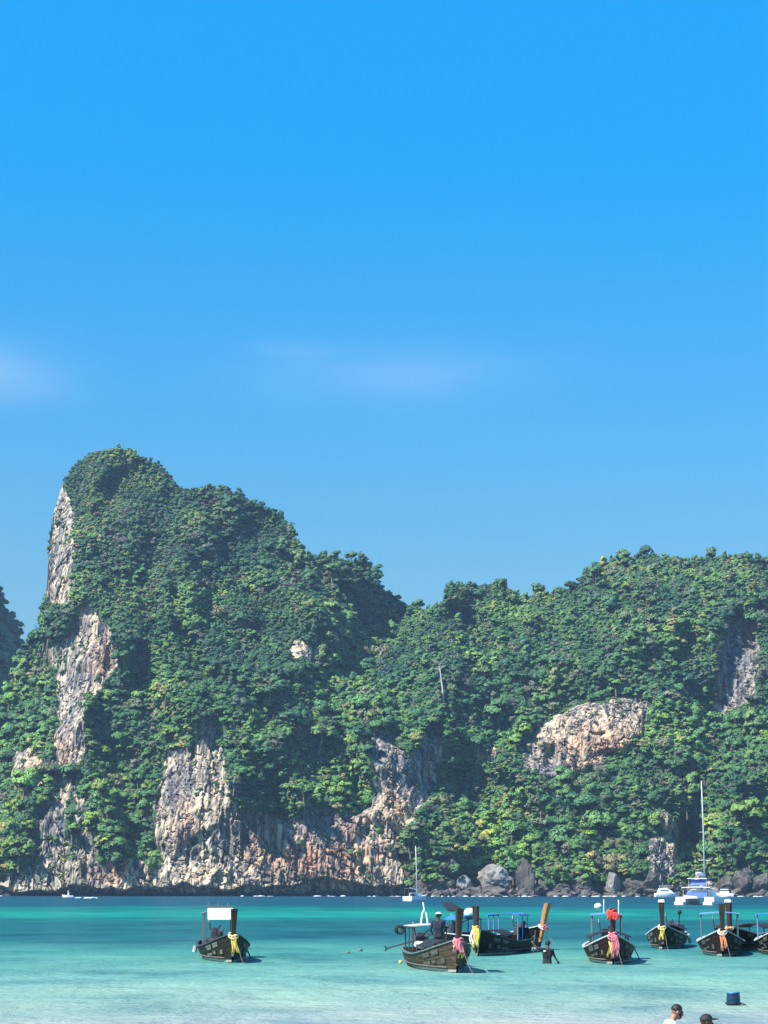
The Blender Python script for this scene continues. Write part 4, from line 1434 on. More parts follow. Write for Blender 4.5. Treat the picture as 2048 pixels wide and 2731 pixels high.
def longtail(px, py, heading, label, hull='black', rail=M_RAILWHITE, post=M_POST, post_h=2.05, post_tip=None, scale=1.0, lean=0.30,
             cloths=(), garland=M_GARLAND, roof=None, canopy=None, plates=M_PLATE, engine=True, tail=None, shift=0.0, ladder=None, name='longtail_boat', extras=None):
    bow = on_water(px, py)
    h = math.radians(heading) - math.atan2(bow.x, bow.y)          # heading is told from the line of sight
    d = Vector((math.sin(h), -math.cos(h), 0))
    c = bow - d * (LEN * 0.46) * scale
    root = empty(name, (c.x, c.y, shift), h - math.pi / 2, label, 'boat', 'wooden longtail boats moored in the bay')
    root.scale = (scale,) * 3
    # hull: outer and inner planking
    mb = MB()
    for side in (1, -1):
        mb.grid([[hull_point(s, t, side) for t in TT] for s in STN])
    mb.add([hull_point(0, t, 1) for t in TT] + [hull_point(0, t, -1) for t in TT],
           [(k, k + 1, len(TT) + k + 1, len(TT) + k) for k in range(len(TT) - 1)])
    mb.build('hull', HULLS[hull], root, smooth=False)
    mb = MB()
    for side in (1, -1):
        mb.grid([[hull_point(s, t, side, -0.05) for t in TT[4::3] + [1.0]] for s in STN[1:-2]])
    mb.build('inner_planking', M_INSIDE, root)
    # gunwales
    for side in (1, -1):
        mb = MB()
        rows = []
        for s in STN[:-1]:
            p = hull_point(s, 1.0, side)
            o, i, u = Vector((0, side * 0.035, 0)), Vector((0, -side * 0.065, 0)), Vector((0, 0, 0.028))
            rows.append([p + o - u * 0.6, p + o + u, p + i + u, p + i - u * 0.6])
        mb.grid(rows, closed=True)
        mb.build('gunwale', rail, root)
    # deck and thwarts
    mb = MB()
    rows = [[Vector((stem_x(s, 0.2), y * beam(s) * 0.86, 0.16)) for y in (-1, 0, 1)] for s in STN[1:-4]]
    mb.slab(rows, (0, 0, 0.03))
    mb.build('deck', M_DECK, root)
    mb = MB()
    rows = [[Vector((stem_x(s, sheer(s)), y * (beam(s) - 0.03), sheer(s) - 0.05)) for y in (-1, 0, 1)] for s in (0.80, 0.845, 0.88, 0.91, 0.935, 0.957, 0.975)]
    mb.slab(rows, (0, 0, 0.03))
    mb.build('foredeck', M_DECK, root)
    for s in (0.30, 0.44, 0.58, 0.70):
        mb = MB()
        mb.box((stem_x(s, 0.4), 0, sheer(s) - 0.10), (0.24, beam(s) * 1.86, 0.04))
        mb.build('thwart', M_DECK, root)
    # bow post: rises out of the stem, rakes forward and flares at the top
    mb = MB()
    rows = []
    x0 = stem_x(1.0, sheer(1.0)) - 0.10
    zs = [0.35, 0.7, 1.0, 1.25, 1.5, 1.75, post_h - 0.12, post_h]
    for z in zs:
        u = (z - 0.35) / (post_h - 0.35)
        xc = stem_x(1.0, min(z, 1.0)) - 0.10 + lean * max(0, u - 0.35) ** 1.25 * 1.5
        wy = 0.070 + 0.065 * u ** 1.6
        wx = 0.13 + 0.03 * u
        rows.append([(xc + wx, -wy * 0.75, z), (xc + wx, wy * 0.75, z), (xc + wx * 0.5, wy, z), (xc - wx, wy * 0.9, z - 0.04 * u), (xc - wx, -wy * 0.9, z - 0.04 * u), (xc + wx * 0.5, -wy, z)])
    mb.grid(rows, closed=True)
    o = len(mb.v)
    mb.f.append(tuple(range(o - 6, o)))
    bp = mb.build('bow_post', post, root, bevel=0.0)
    topx = xc
    if post_tip:
        mb = MB()
        mb.box((topx, 0, post_h + 0.005), (0.34, 0.29, 0.12), rot=Euler((0, -0.12, 0)).to_matrix(), taper=0.85)
        mb.build('post_cap', post_tip, bp)
    # blessing cloths and garland
    gx = stem_x(1.0, 1.05)
    for gi, (mat, z0, ln, wd, dy) in enumerate(cloths):
        mb = MB()
        u = max(0.0, (z0 - 0.35) / (post_h - 0.35) - 0.35)
        gxx = stem_x(1.0, min(z0, 1.0)) - 0.10 + lean * u ** 1.25 * 1.5 + 0.17
        slope = -0.06
        for q_ in range(3):                                # ragged strips of different length
            cloth_strip(mb, (gxx + 0.02 + 0.03 * q_, dy + (q_ - 1) * wd * 0.28, z0 - 0.03 * q_), ln * (1.0, 0.72, 0.86)[q_], wd * 0.55, (slope, dy * 0.3 + 0.05 * (q_ - 1), -1), seed=gi * 7 + q_ + int(px))
        # the knot round the post
        for k in range(20):
            a = 2 * math.pi * k / 20
            mb.ball((gxx - 0.17 + 0.19 * math.cos(a), 0.14 * math.sin(a), z0 + 0.025 * math.sin(3 * a)), 0.034, 7, 5)
        mb.build('blessing_cloth', mat, root, smooth=True)
    if garland:
        mb = MB()
        for ring in range(2):
            for k in range(20):
                a = 2 * math.pi * k / 20
                x = gx - 0.10 + (0.21 + 0.02 * ring) * math.cos(a)
                mb.ball((x, (0.15 + 0.03 * ring) * math.sin(a), 1.12 - 0.06 * ring - (0.06 + 0.05 * ring) * math.cos(a) - 0.05), 0.032, 6, 4)
        mb.build('garland', garland, root, smooth=True)
    # painted lettering panels either side of the bow
    if plates:
        for side in (1, -1):
            for (s0, s1, t0, t1) in ((0.74, 0.81, 0.80, 0.92), (0.83, 0.885, 0.82, 0.93), (0.72, 0.80, 0.60, 0.71), (0.815, 0.85, 0.62, 0.74), (0.90, 0.925, 0.60, 0.72)):
                mb = MB()
                rl = random.Random(int(px + s0 * 1000 + side))
                S = [s0 + (s1 - s0) * k / 5 for k in range(6)]
                ja, jb = rl.uniform(-0.03, 0.03), rl.uniform(-0.03, 0.03)
                T = [t0 + ja + (t1 + jb - t0 - ja) * k / 3 for k in range(4)]
                mb.slab([[hull_point(s, t, side, 0.022) + Vector((0.004, 0, 0)) for t in T] for s in S], (0.004, side * 0.012, 0))
                mb.build('lettering_panel', plates, root)
    # roof on posts
    if roof:
        xa, xb, hw, zr, mat, pmat = roof[:6]
        R = None
        mb = MB()
        rows = []
        for i in range(7):
            x = xa + (xb - xa) * i / 6
            rows.append([Vector((x, hw * q, zr + 0.05 * (1 - q * q) + 0.015 * math.sin(i * 2.1 + q * 3))) for q in (-1, -0.6, -0.2, 0.2, 0.6, 1)])
        mb.slab(rows, (0, 0, 0.03))
        R = mb.build('roof', mat, root, smooth=False)
        for x in (xa + 0.1, (xa + xb) / 2, xb - 0.1):
            for side in (1, -1):
                mb = MB()
                mb.tube([(x, side * hw * 0.92, 0.35), (x, side * hw * 0.94, zr + 0.02)], 0.024, 7)
                mb.build('roof_post', pmat, root)
        for side in (1, -1):
            mb = MB()
            mb.tube([(xa, side * hw * 1.0, zr - 0.02), (xb, side * hw * 1.0, zr - 0.02)], 0.03, 7)
            mb.build('roof_rail', pmat, R)
    if canopy:
        xa, xb, hw, zr, mat = canopy
        mb = MB()
        rows = []
        for i in range(8):
            x = xa + (xb - xa) * i / 7
            b_ = hw * (0.75 + 0.25 * math.sin(math.pi * (i + 0.6) / 8.2))
            rows.append([Vector((x, b_ * q, zr + 0.20 * (1 - q * q))) for q in (-1, -0.66, -0.33, 0, 0.33, 0.66, 1)])
        mb.slab(rows, (0, 0, 0.035))
        C_ = mb.build('low_canopy', mat, root)
        for x in (xa + 0.15, xb - 0.15):
            for side in (1, -1):
                mb = MB()
                mb.tube([(x, side * hw * 0.8, 0.3), (x, side * hw * 0.8, zr + 0.06)], 0.026, 6)
                mb.build('canopy_post', M_RAILDARK, C_)
    if engine:
        ex, ez = -LEN / 2 + 0.55, 0.86
        E = None
        mb = MB()
        mb.box((ex, 0, ez), (0.62, 0.40, 0.34))
        mb.box((ex + 0.05, 0, ez + 0.24), (0.40, 0.26, 0.16))
        mb.tube([(ex - 0.15, 0.24, ez + 0.1), (ex - 0.15, 0.34, ez + 0.1)], 0.16, 12)
        mb.tube([(ex + 0.2, -0.2, ez + 0.2), (ex + 0.2, -0.26, ez + 0.55), (ex + 0.1, -0.26, ez + 0.7)], 0.04, 8)
        mb.tube([(ex, 0, 0.3), (ex, 0, ez - 0.15)], 0.08, 8)
        E = mb.build('engine', M_METAL, root, bevel=0.012)
        mb = MB()
        tb = tail or (-3.0, 0.1, 0.45)
        e = Vector((ex + tb[0], tb[1], tb[2]))
        mb.tube([(ex - 0.25, 0, ez), (ex - 0.8, tb[1] * 0.2, ez - 0.02), e], [0.055, 0.045, 0.032], 8)
        mb.build('tail_shaft', M_METAL, E)
        mb = MB()
        for k in range(3):
            a = 2 * math.pi * k / 3
            mb.box((e.x, e.y + 0.06 * math.cos(a), e.z + 0.06 * math.sin(a)), (0.02, 0.06, 0.10), rot=Euler((a + 1.57, 0.4, 0)).to_matrix())
        mb.build('propeller', M_METAL, E)
        mb = MB()
        mb.tube([(ex + 0.25, 0, ez + 0.1), (ex + 0.9, 0.1, ez + 0.35), (ex + 1.35, 0.12, ez + 0.42)], 0.025, 7)
        mb.build('tiller', M_METAL, E)
    if ladder:
        side = ladder
        mb = MB()
        for dx in (-0.14, 0.14):
            mb.tube([(-1.4 + dx, side * 1.0, 0.55), (-1.4 + dx, side * 1.38, -0.25)], 0.022, 6)
        for k in range(3):
            u = 0.25 + 0.25 * k
            mb.tube([(-1.54, side * (1.0 + 0.38 * u), 0.55 - 0.8 * u), (-1.26, side * (1.0 + 0.38 * u), 0.55 - 0.8 * u)], 0.018, 6)
        mb.build('boarding_ladder', M_TEAL, root)
    # mooring rope over the bow
    mb = MB()
    s0 = Vector((stem_x(1, 0.9), 0.05, 0.95))
    mb.tube([s0, s0 + Vector((0.30, 0.12, -0.40)), s0 + Vector((0.75, 0.20, -0.78)), s0 + Vector((1.5, 0.28, -1.1))], 0.009, 5)
    mb.build('mooring_rope', M_ROPE, root)
    if extras:
        extras(root)
    return root


# ---- the boats, left to right
def ex_first(root):
    mb = MB()
    mb.slab([[Vector((-1.30 + 0.07 * k, y, 1.99 - 0.45 * k / 3)) for y in (-0.52, -0.2, 0.15, 0.5)] for k in range(4)], (0.015, 0, 0))
    mb.build('white_banner', M_WHITE, root)
    mb = MB()
    for y in (-0.5, -0.1, 0.3):
        mb.tube([(-1.5, y, 2.02), (-1.55, y + 0.03, 2.22)], 0.02, 6)
    mb.tube([(-1.5, -0.55, 2.05), (-1.5, 0.55, 2.05)], 0.025, 6)
    mb.build('roof_rack', M_TEAL, root)
    mb = MB()
    mb.ball((-0.2, -0.35, 0.72), (0.45, 0.34, 0.18), 10, 6)
    mb.build('folded_cover', M_BLACK, root, smooth=True)
    mb = MB()
    mb.tube([(-1.0, -1.0, 0.5), (-1.0, -1.05, 0.26)], 0.085, 14)
    mb.build('fender', M_RAILWHITE, root)


longtail(617, 2567, 5, 'dark longtail alone at the left with yellow cloth and white banner', 'olive', rail=M_RAILDARK, cloths=[(M_YELLOW, 1.02, 0.68, 0.19, 0.04)], roof=(-3.2, -1.4, 0.62, 1.80, M_TEAL, M_TEAL),
         ladder=1, post_h=2.02, extras=ex_first)


def ex_second(root):
    mb = MB()
    mb.slab([[Vector((4.35 - 0.36 * k, 0.0 + y - 0.01 * k, 2.02 + 0.055 * k)) for y in (-0.28 + 0.02 * k, 0.0, 0.28 - 0.02 * k)] for k in range(6)], (0, 0, 0.03))
    mb.build('shade_cloth', M_BLACK, root)
    mb = MB()
    for q in ((-2.8, 0.3), (-2.75, -0.25)):
        mb.tube([(q[0], q[1] * 0.5, 1.44), (q[0] - 0.05, q[1] * 0.3, 1.85), (q[0] - 0.1, 0.02, 2.05)], [0.03, 0.026, 0.02], 6)
    mb.tube([(-2.9, 0.02, 2.02), (-2.9, -0.02, 2.28)], 0.028, 6)
    mb.build('flag_pole', M_WHITE, root)
    for i, (x, y, r) in enumerate([(-0.9, -0.5, 0.17), (-0.5, -0.45, 0.14), (-0.1, -0.5, 0.18)]):
        mb = MB()
        mb.ball((x, y, 0.80), (0.20, 0.17, r * 0.75), 9, 6)
        mb.build('white_sack', M_WHITECLOTH, root, smooth=True)
    for x in (-3.6, -3.2):
        mb = MB()
        for k in range(16):
            a, b_ = 2 * math.pi * k / 16, 2 * math.pi * (k + 1) / 16
            mb.tube([(x, -0.82 + 0.13 * math.cos(a), 1.28 + 0.13 * math.sin(a)), (x, -0.82 + 0.13 * math.cos(b_), 1.28 + 0.13 * math.sin(b_))], 0.045, 6, cap=False)
        mb.build('tyre_fender', M_RUBBER, root, smooth=True)
    mb = MB()
    mb.ball((-1.9, -1.0, 0.16), (0.07, 0.07, 0.07), 8, 6)
    mb.build('yellow_float', M_YELLOW, root, smooth=True)


longtail(1214, 2594, 9.5, 'brown longtail with pink and yellow cloths and pale roof, nearest to the beach', 'brown', rail=M_TEAL, cloths=[(M_PINK, 1.12, 0.46, 0.26, -0.04), (M_YELLOW, 0.86, 0.36, 0.14, 0.06)], garland=M_PINK,
         roof=(-3.4, -1.4, 0.66, 1.42, M_RAILWHITE, M_RAILDARK), canopy=(-0.9, 2.2, 0.72, 0.78, M_BLACK), post_h=2.12, plates=M_GREYPLATE, tail=(-3.6, -0.75, 0.50), extras=ex_second)
longtail(1280, 2549, -13, 'dark longtail with long yellow cloth beside the brown boat and blue roof', 'black', rail=M_RAILDARK, cloths=[(M_YELLOW, 1.20, 0.88, 0.24, 0.03), (M_WHITECLOTH, 0.95, 0.5, 0.12, -0.14)],
         roof=(-2.6, -0.4, 0.70, 1.62, M_BLUE, M_PALEBLUE), canopy=(0.2, 2.4, 0.75, 0.80, M_BLACK), lean=0.08, plates=M_GREYPLATE, post_h=2.05)
longtail(1428, 2532, 30, 'longtail with raked orange-brown post, mostly hidden behind the yellow-clothed boat', 'black', rail=M_RAILWHITE, post=M_POST_RED, cloths=[(M_PINK, 1.10, 0.25, 0.2, 0.0)], canopy=(-3.8, -2.2, 0.8, 1.25, M_BLUE),
         lean=0.60, post_h=2.12, plates=None, garland=M_WHITECLOTH)


def ex_fifth(root):
    for x, y, z in ((-2.6, 0.5, 1.78), (-2.2, -0.1, 1.80)):
        mb = MB()
        mb.tube([(x, y, z), (x, y, z + 0.55)], 0.016, 5)
        mb.slab([[Vector((x + 0.14 * i, y, z + 0.36 + 0.16 * j)) for i in range(3)] for j in range(2)], (0, 0.01, 0))
        mb.build('small_flag', M_WHITECLOTH, root)


longtail(1634, 2572, 2, 'dark longtail with red cloth topping its post and long pink cloths', 'red', rail=M_RAILWHITE, cloths=[(M_RED, 1.98, 0.34, 0.36, -0.02), (M_PINK, 1.15, 0.92, 0.20, 0.05), (M_YELLOW, 0.80, 0.52, 0.15, -0.09)], garland=M_PINK,
         roof=(-3.3, -1.5, 0.62, 1.72, M_PALEBLUE, M_TEAL), canopy=(-1.2, 1.2, 0.88, 0.92, M_BLACK), plates=M_GREYPLATE, ladder=1, lean=0.24, extras=ex_fifth)


def ex_sixth(root):
    mb = MB()
    mb.box((-2.5, 0.35, 0.85), (0.5, 0.7, 0.3))
    mb.tube([(-2.2, 0.45, 1.0), (-2.2, 0.5, 1.55)], 0.03, 6)
    mb.ball((-2.2, 0.5, 1.62), 0.11, 8, 6)
    mb.build('engine_cover', M_BLACK, root)
    mb = MB()
    mb.tube([(-0.6, 1.02, 0.42), (-0.6, 1.06, 0.16)], 0.08, 14)
    mb.build('fender', M_RAILWHITE, root)


longtail(1769, 2531, -3, 'olive longtail without a roof, white-tipped post and short yellow cloth', 'olive', rail=M_RAILWHITE, post_tip=M_WHITE, cloths=[(M_YELLOW, 1.02, 0.62, 0.18, 0.0)], post_h=2.18, canopy=(-3.0, -1.2, 0.85, 0.80, M_BLACK), extras=ex_sixth, lean=0.2)
longtail(1927, 2551, 1, 'red-brown longtail with pale blue roof and orange cloth on its bow', 'red', rail=M_RAILWHITE, cloths=[(M_ORANGE, 1.02, 0.72, 0.17, 0.02)], garland=M_WHITECLOTH, roof=(-3.2, -1.2, 0.85, 1.66, M_PALEBLUE, M_TEAL), plates=M_GREYPLATE, post_h=2.15, lean=0.2)
longtail(1958, 2536, -15, 'dark longtail wedged behind the red-brown boat, only its side showing', 'black', rail=M_RAILWHITE, post_tip=M_WHITE, cloths=[(M_ORANGE, 1.05, 0.35, 0.2, 0.0)], plates=M_GREYPLATE, canopy=(-1.5, 1.4, 0.85, 0.95, M_BLACK), post_h=2.2, lean=0.12)
longtail(2080, 2549, 1, 'longtail with bright blue roof cut off by the right edge', 'black', rail=M_RAILWHITE, cloths=[(M_YELLOW, 1.02, 0.6, 0.18, 0.0)], roof=(-3.2, -1.2, 0.9, 1.62, M_BLUE, M_PALEBLUE), plates=M_GREYPLATE)

# ------------------------------------------------------------------ yachts and launches farther out
M_GEL = paint('white_gelcoat', (0.80, 0.81, 0.80), 0.3, 0.04, 2.0, spec=0.5)
M_WINDOW = paint('tinted_window', (0.02, 0.03, 0.045), 0.15, 0.2, 2.0, spec=0.6)
M_NAVY = paint('blue_canvas', (0.06, 0.13, 0.46), 0.7, 0.2, 2.0)
M_MAST = paint('mast_alloy', (0.42, 0.46, 0.45), 0.4, 0.05, 2.0)


def slim_hull(mb, y0, length, hb, free, draft=0.5, bow_rise=0.35, tr=0.75):
    """a yacht hull along +x, stern at x = 0, centred on y0"""
    rows = []
    for i in range(15):
        u = i / 14
        b_ = hb * (tr + (1 - tr) * math.sin(min(u / 0.45, 1) * math.pi / 2)) * (1 - max(0, (u - 0.45) / 0.55) ** 2.2) + 0.02
        z1 = free * (1 + bow_rise * u * u)
        x = u * length
        row = []
        for a in (-1, -0.98, -0.86, -0.5, 0, 0.5, 0.86, 0.98, 1):
            z = z1 if abs(a) == 1 else (z1 * 0.45 if abs(a) > 0.9 else (-0.05 if abs(a) > 0.8 else (-draft * 0.6 if abs(a) > 0.3 else -draft)))
            row.append(Vector((x + (0.06 * length * max(0, z) / z1 if u > 0.9 else 0), y0 + b_ * a, z)))
        rows.append(row)
    mb.grid(rows)
    o = len(mb.v) - 15 * 9
    mb.f.append(tuple(o + k for k in range(9)))
    for i in range(14):                     # deck
        mb.f.append((o + i * 9, o + i * 9 + 8, o + (i + 1) * 9 + 8, o + (i + 1) * 9))


cp = on_water(1853, 2413)
cat = empty('catamaran', (cp.x, cp.y, 0), math.radians(90 - 24), 'white sailing catamaran with blue canopies and tall mast, seen from astern', 'catamaran')
for y0 in (2.45, -2.45):
    mb = MB()
    slim_hull(mb, y0, 12.5, 0.95, 1.25, 0.6, 0.2, 0.85)
    mb.box((-0.5, y0, 0.25), (1.2, 1.5, 0.5))
    mb.build('hull', M_GEL, cat, smooth=False)
mb = MB()
mb.slab([[Vector((x, y, 0.95 + 0.15 * math.cos(y * 0.8))) for y in (-1.7, -0.8, 0, 0.8, 1.7)] for x in (0.8, 3.0, 6.0, 9.0)], (0, 0, 0.25))
mb.build('bridge_deck', M_GEL, cat)
mb = MB()
rows = []
for x, k, z in ((3.2, 1.0, 1.2), (3.3, 0.96, 2.35), (4.2, 0.9, 2.55), (6.4, 0.8, 2.45), (7.8, 0.72, 1.9), (8.8, 0.7, 1.25)):
    rows.append([Vector((x, -2.3 * k, 1.15)), Vector((x, -2.2 * k, z - 0.1)), Vector((x, 0, z + 0.08)), Vector((x, 2.2 * k, z - 0.1)), Vector((x, 2.3 * k, 1.15))])
mb.grid(rows)
mb.f.append((0, 1, 2, 3, 4))
cab = mb.build('cabin', M_GEL, cat)
mb = MB()
mb.box((3.22, 0, 1.75), (0.06, 3.2, 0.75))
mb.build('window', M_WINDOW, cab)
mb = MB()
mb.slab([[Vector((x, y, 2.75 + 0.10 * (1 - (y / 2.4) ** 2))) for y in (-2.4, -1.2, 0, 1.2, 2.4)] for x in (0.6, 2.0, 3.6)], (0, 0, 0.10))
mb.build('hard_top', M_GEL, cat)
mb = MB()
mb.slab([[Vector((0.7 - 0.25 * k / 3, y, 2.05 - 0.30 * k)) for y in (-2.0, -1.0, 0, 1.0, 1.6)] for k in range(4)], (0.03, 0, 0))
mb.build('cockpit_canvas', M_NAVY, cat)
mb = MB()
mb.slab([[Vector((x, y, 3.25 + 0.85 * k / 2)) for y in (-1.3, -0.5, 0.4, 1.2)] for k, x in ((0, 1.9), (1, 2.1), (2, 2.5))], (0.05, 0, 0))
mb.build('helm_canvas', M_NAVY, cat)
mb = MB()
mb.slab([[Vector((x, y, 4.25)) for y in (-1.7, 0, 1.7)] for x in (1.6, 3.4, 4.4)], (0, 0, 0.09))
mb.build('bimini', M_WHITE, cat)
for y in (-2.2, 2.2):
    mb = MB()
    mb.tube([(0.9, y, 1.0), (0.9, y, 2.8)], 0.05, 7)
    mb.build('canopy_post', M_MAST, cat)
for y in (-1.5, 1.5):
    mb = MB()
    mb.tube([(1.9, y, 2.8), (1.9, y, 4.27)], 0.04, 7)
    mb.build('canopy_post', M_MAST, cat)
mb = MB()
mb.tube([(6.2, 0, 2.3), (6.1, 0, 12), (5.9, 0.1, 20.6)], [0.14, 0.12, 0.09], 9)
mast = mb.build('mast', M_MAST, cat, smooth=True)
mb = MB()
mb.tube([(6.2, 0, 4.6), (1.6, 0.15, 4.9)], [0.13, 0.11], 8)
mb.build('boom', M_MAST, mast)
mb = MB()
mb.tube([(5.9, 0, 4.95), (3.8, 0.06, 5.1), (1.8, 0.12, 5.15)], [0.30, 0.26, 0.18], 9)
mb.build('furled_sail', M_WHITECLOTH, mast, smooth=True)
for z, w_ in ((7.3, 1.05), (12.0, 0.8)):
    mb = MB()
    mb.tube([(6.2, -w_, z), (6.3, 0, z + 0.05), (6.2, w_, z)], 0.05, 6)
    mb.build('spreader', M_MAST, mast)
for y in (-2.6, 2.6):
    mb = MB()
    mb.tube([(5.4, y, 1.4), (6.2, y * 0.4, 7.3), (5.95, 0.05, 18.0)], 0.018, 5)
    mb.build('stay', M_RAILDARK, mast)
mb = MB()
slim_hull(mb, 0.0, 2.8, 0.7, 0.45, 0.1, 0.4, 0.8)
ding = mb.build('tender', M_GEL, cat)
ding.location = (-1.3, -0.9, 1.05)
ding.rotation_euler = (0, 0, math.radians(90))
ding.scale = (0.8, 0.8, 0.8)

# white motor launch left of the catamaran
lp = on_water(1775, 2391.8)
launch = empty('motor_launch', (lp.x, lp.y, 0), math.radians(8), 'white motor launch moored just left of the catamaran', 'motorboat')
mb = MB()
slim_hull(mb, 0, 6.6, 1.3, 1.1, 0.3, 0.3, 0.9)
o = mb.build('hull', M_GEL, launch)
o.location.x = -3.3
mb = MB()
rows = []
for x, z in ((-2.6, 1.0), (-1.9, 2.6), (0.2, 2.75), (1.6, 1.9), (2.4, 1.15)):
    rows.append([Vector((x, -1.1, 1.0)), Vector((x, -1.0, z)), Vector((x, 1.0, z)), Vector((x, 1.1, 1.0))])
mb.grid(rows)
cab = mb.build('cabin', M_GEL, launch)
mb = MB()
mb.box((-0.6, 0, 1.9), (2.4, 2.16, 0.24))
mb.build('window', M_WINDOW, cab)
mb = MB()
mb.slab([[Vector((x, y, 3.25)) for y in (-1, 1)] for x in (-1.8, 0.4)], (0, 0, 0.08))
for x in (-1.6, 0.2):
    mb.tube([(x, 0.9, 2.7), (x, 0.9, 3.26)], 0.04, 6)
    mb.tube([(x, -0.9, 2.7), (x, -0.9, 3.26)], 0.04, 6)
mb.tube([(-0.8, 0, 3.3), (-0.8, 0, 4.3)], 0.03, 6)
mb.build('flybridge', M_GEL, launch)

lp = on_water(1922, 2391.5)
launch2 = empty('motor_launch', (lp.x, lp.y, 0), math.radians(170), 'low white launch half hidden behind the right hull of the catamaran', 'motorboat')
mb = MB()
slim_hull(mb, 0, 8.0, 1.3, 1.0, 0.3, 0.5, 0.9)
o = mb.build('hull', M_GEL, launch2)
o.location.x = -4
mb = MB()
mb.box((-1.2, 0, 1.7), (3.0, 2.0, 1.3), taper=0.8)
mb.build('cabin', M_GEL, launch2)
mb = MB()
mb.box((-1.2, 0, 1.95), (2.78, 1.9, 0.35))
mb.build('window', M_WINDOW, launch2)

# small sailing yacht by the cliff
yp = on_water(1086, 2403)
yacht = empty('sailing_yacht', (yp.x, yp.y, 0), math.radians(62), 'small white sailing yacht with bare mast in front of the orange cliff', 'yacht')
mb = MB()
slim_hull(mb, 0, 8.5, 1.35, 0.95, 0.5, 0.35, 0.8)
mb.build('hull', M_GEL, yacht)
mb = MB()
rows = []
for x, k, z in ((2.4, 0.9, 0.95), (2.6, 0.9, 1.75), (4.6, 0.8, 1.65), (6.0, 0.55, 1.1)):
    rows.append([Vector((x, -1.0 * k, 0.9)), Vector((x, -0.85 * k, z)), Vector((x, 0.85 * k, z)), Vector((x, 1.0 * k, 0.9))])
mb.grid(rows)
cab = mb.build('cabin', M_GEL, yacht)
mb = MB()
mb.box((2.5, 0, 1.25), (0.2, 1.2, 0.55))
mb.build('window', M_WINDOW, cab)
mb = MB()
mb.slab([[Vector((x, y, 2.6)) for y in (-1.0, 0, 1.0)] for x in (0.4, 1.4, 2.4)], (0, 0, 0.08))
for x in (0.5, 2.3):
    for y in (-0.9, 0.9):
        mb.tube([(x, y, 0.9), (x, y, 2.62)], 0.04, 6)
mb.build('sun_canopy', M_TEAL, yacht)
mb = MB()
mb.tube([(4.4, 0, 1.0), (4.35, 0.0, 6), (4.2, 0.15, 11.6)], [0.13, 0.12, 0.09], 8)
mast = mb.build('mast', M_MAST, yacht, smooth=True)
mb = MB()
mb.tube([(4.3, 0, 2.4), (1.4, 0, 2.7)], [0.16, 0.10], 8)
mb.build('boom', M_WHITECLOTH, mast)

# speedboat with its wake, far left
spd = on_water(196, 2393)
sb = empty('speedboat', (spd.x, spd.y, 0), math.radians(180), 'tiny white speedboat running along the left cliff foot', 'speedboat')
mb = MB()
slim_hull(mb, 0, 3.2, 0.7, 0.5, 0.2, 0.5, 0.9)
mb.build('hull', M_GEL, sb)
mb = MB()
mb.box((1.4, 0, 1.2), (0.6, 0.8, 0.08))
for y in (-0.4, 0.4):
    mb.tube([(1.4, y, 0.4), (1.4, y, 1.2)], 0.04, 6)
mb.tube([(1.6, 0, 0.4), (1.6, 0, 2.0)], 0.13, 7)
mb.build('console', M_WHITE, sb)
mb = MB()
rg = random.Random(9)
for i in range(34):
    q = on_water(200 + rg.uniform(0, 58), 2395 + rg.uniform(-1.2, 1.4))
    s = rg.uniform(0.1, 0.45)
    mb.ball((q.x, q.y, 0.0), (s * 1.6, s * 3, 0.14), 7, 4)
wake = mb.build('boat_wake', M_FOAM, smooth=True)
tag(wake, 'white wake trailing behind the speedboat', kind='stuff')

# ------------------------------------------------------------------ floats
def mooring_float(px, py, r, mat, label, name='mooring_float'):
    p = on_water(px, py)
    o = empty(name, (p.x, p.y, 0), 0, label, 'float')
    mb = MB()
    mb.ball((0, 0, r * 0.35), (r, r, r * 0.85), 12, 8)
    mb.build('float_body', mat, o, smooth=True)
    mb = MB()
    mb.tube([(0, 0, r), (0, 0, r * 1.5)], r * 0.16, 6)
    mb.build('ring', M_METAL, o)


mooring_float(928, 2543, 0.09, M_ROPE, 'small brown float left of the long tail shaft')
mooring_float(960, 2537, 0.12, M_TEAL, 'small pale float at the tip of the long tail shaft')
mooring_float(1252, 2440, 0.60, M_GEL, 'white mooring float seen behind the post of the yellow-clothed boat')
mooring_float(1595, 2421, 0.55, M_GEL, 'white mooring float far out left of the red-topped post')

# blue plastic drum floating near the beach
bp_ = on_water(1956, 2681)
drum = empty('plastic_drum', (bp_.x, bp_.y, 0), 0.3, 'blue plastic drum floating near the beach at the right', 'drum')
M_DRUM = paint('blue_plastic', (0.006, 0.030, 0.075), 0.4, 0.4, 5.0)
M_DRUMLID = paint('pale_blue_plastic', (0.07, 0.25, 0.36), 0.5, 0.15, 5.0)
mb = MB()
prof = [(0.165, -0.10), (0.172, 0.0), (0.175, 0.04), (0.168, 0.06), (0.166, 0.12), (0.172, 0.14), (0.164, 0.17), (0.158, 0.26), (0.162, 0.285), (0.150, 0.30)]
mb.grid([[Vector((r * math.cos(2 * math.pi * k / 24), r * math.sin(2 * math.pi * k / 24), z)) for k in range(24)] for r, z in prof], closed=True)
mb.build('drum_body', M_DRUM, drum, smooth=True)
mb = MB()
mb.grid([[Vector((r * math.cos(2 * math.pi * k / 24), r * math.sin(2 * math.pi * k / 24), z)) for k in range(24)] for r, z in ((0.150, 0.29), (0.155, 0.315), (0.145, 0.325), (0.08, 0.332), (0.02, 0.335))], closed=True)
mb.build('lid', M_DRUMLID, drum, smooth=True)
mb = MB()
mb.tube([(0.19 * math.cos(a), 0.19 * math.sin(a), 0.05) for a in np.linspace(0, 2 * math.pi, 20)], 0.018, 6)
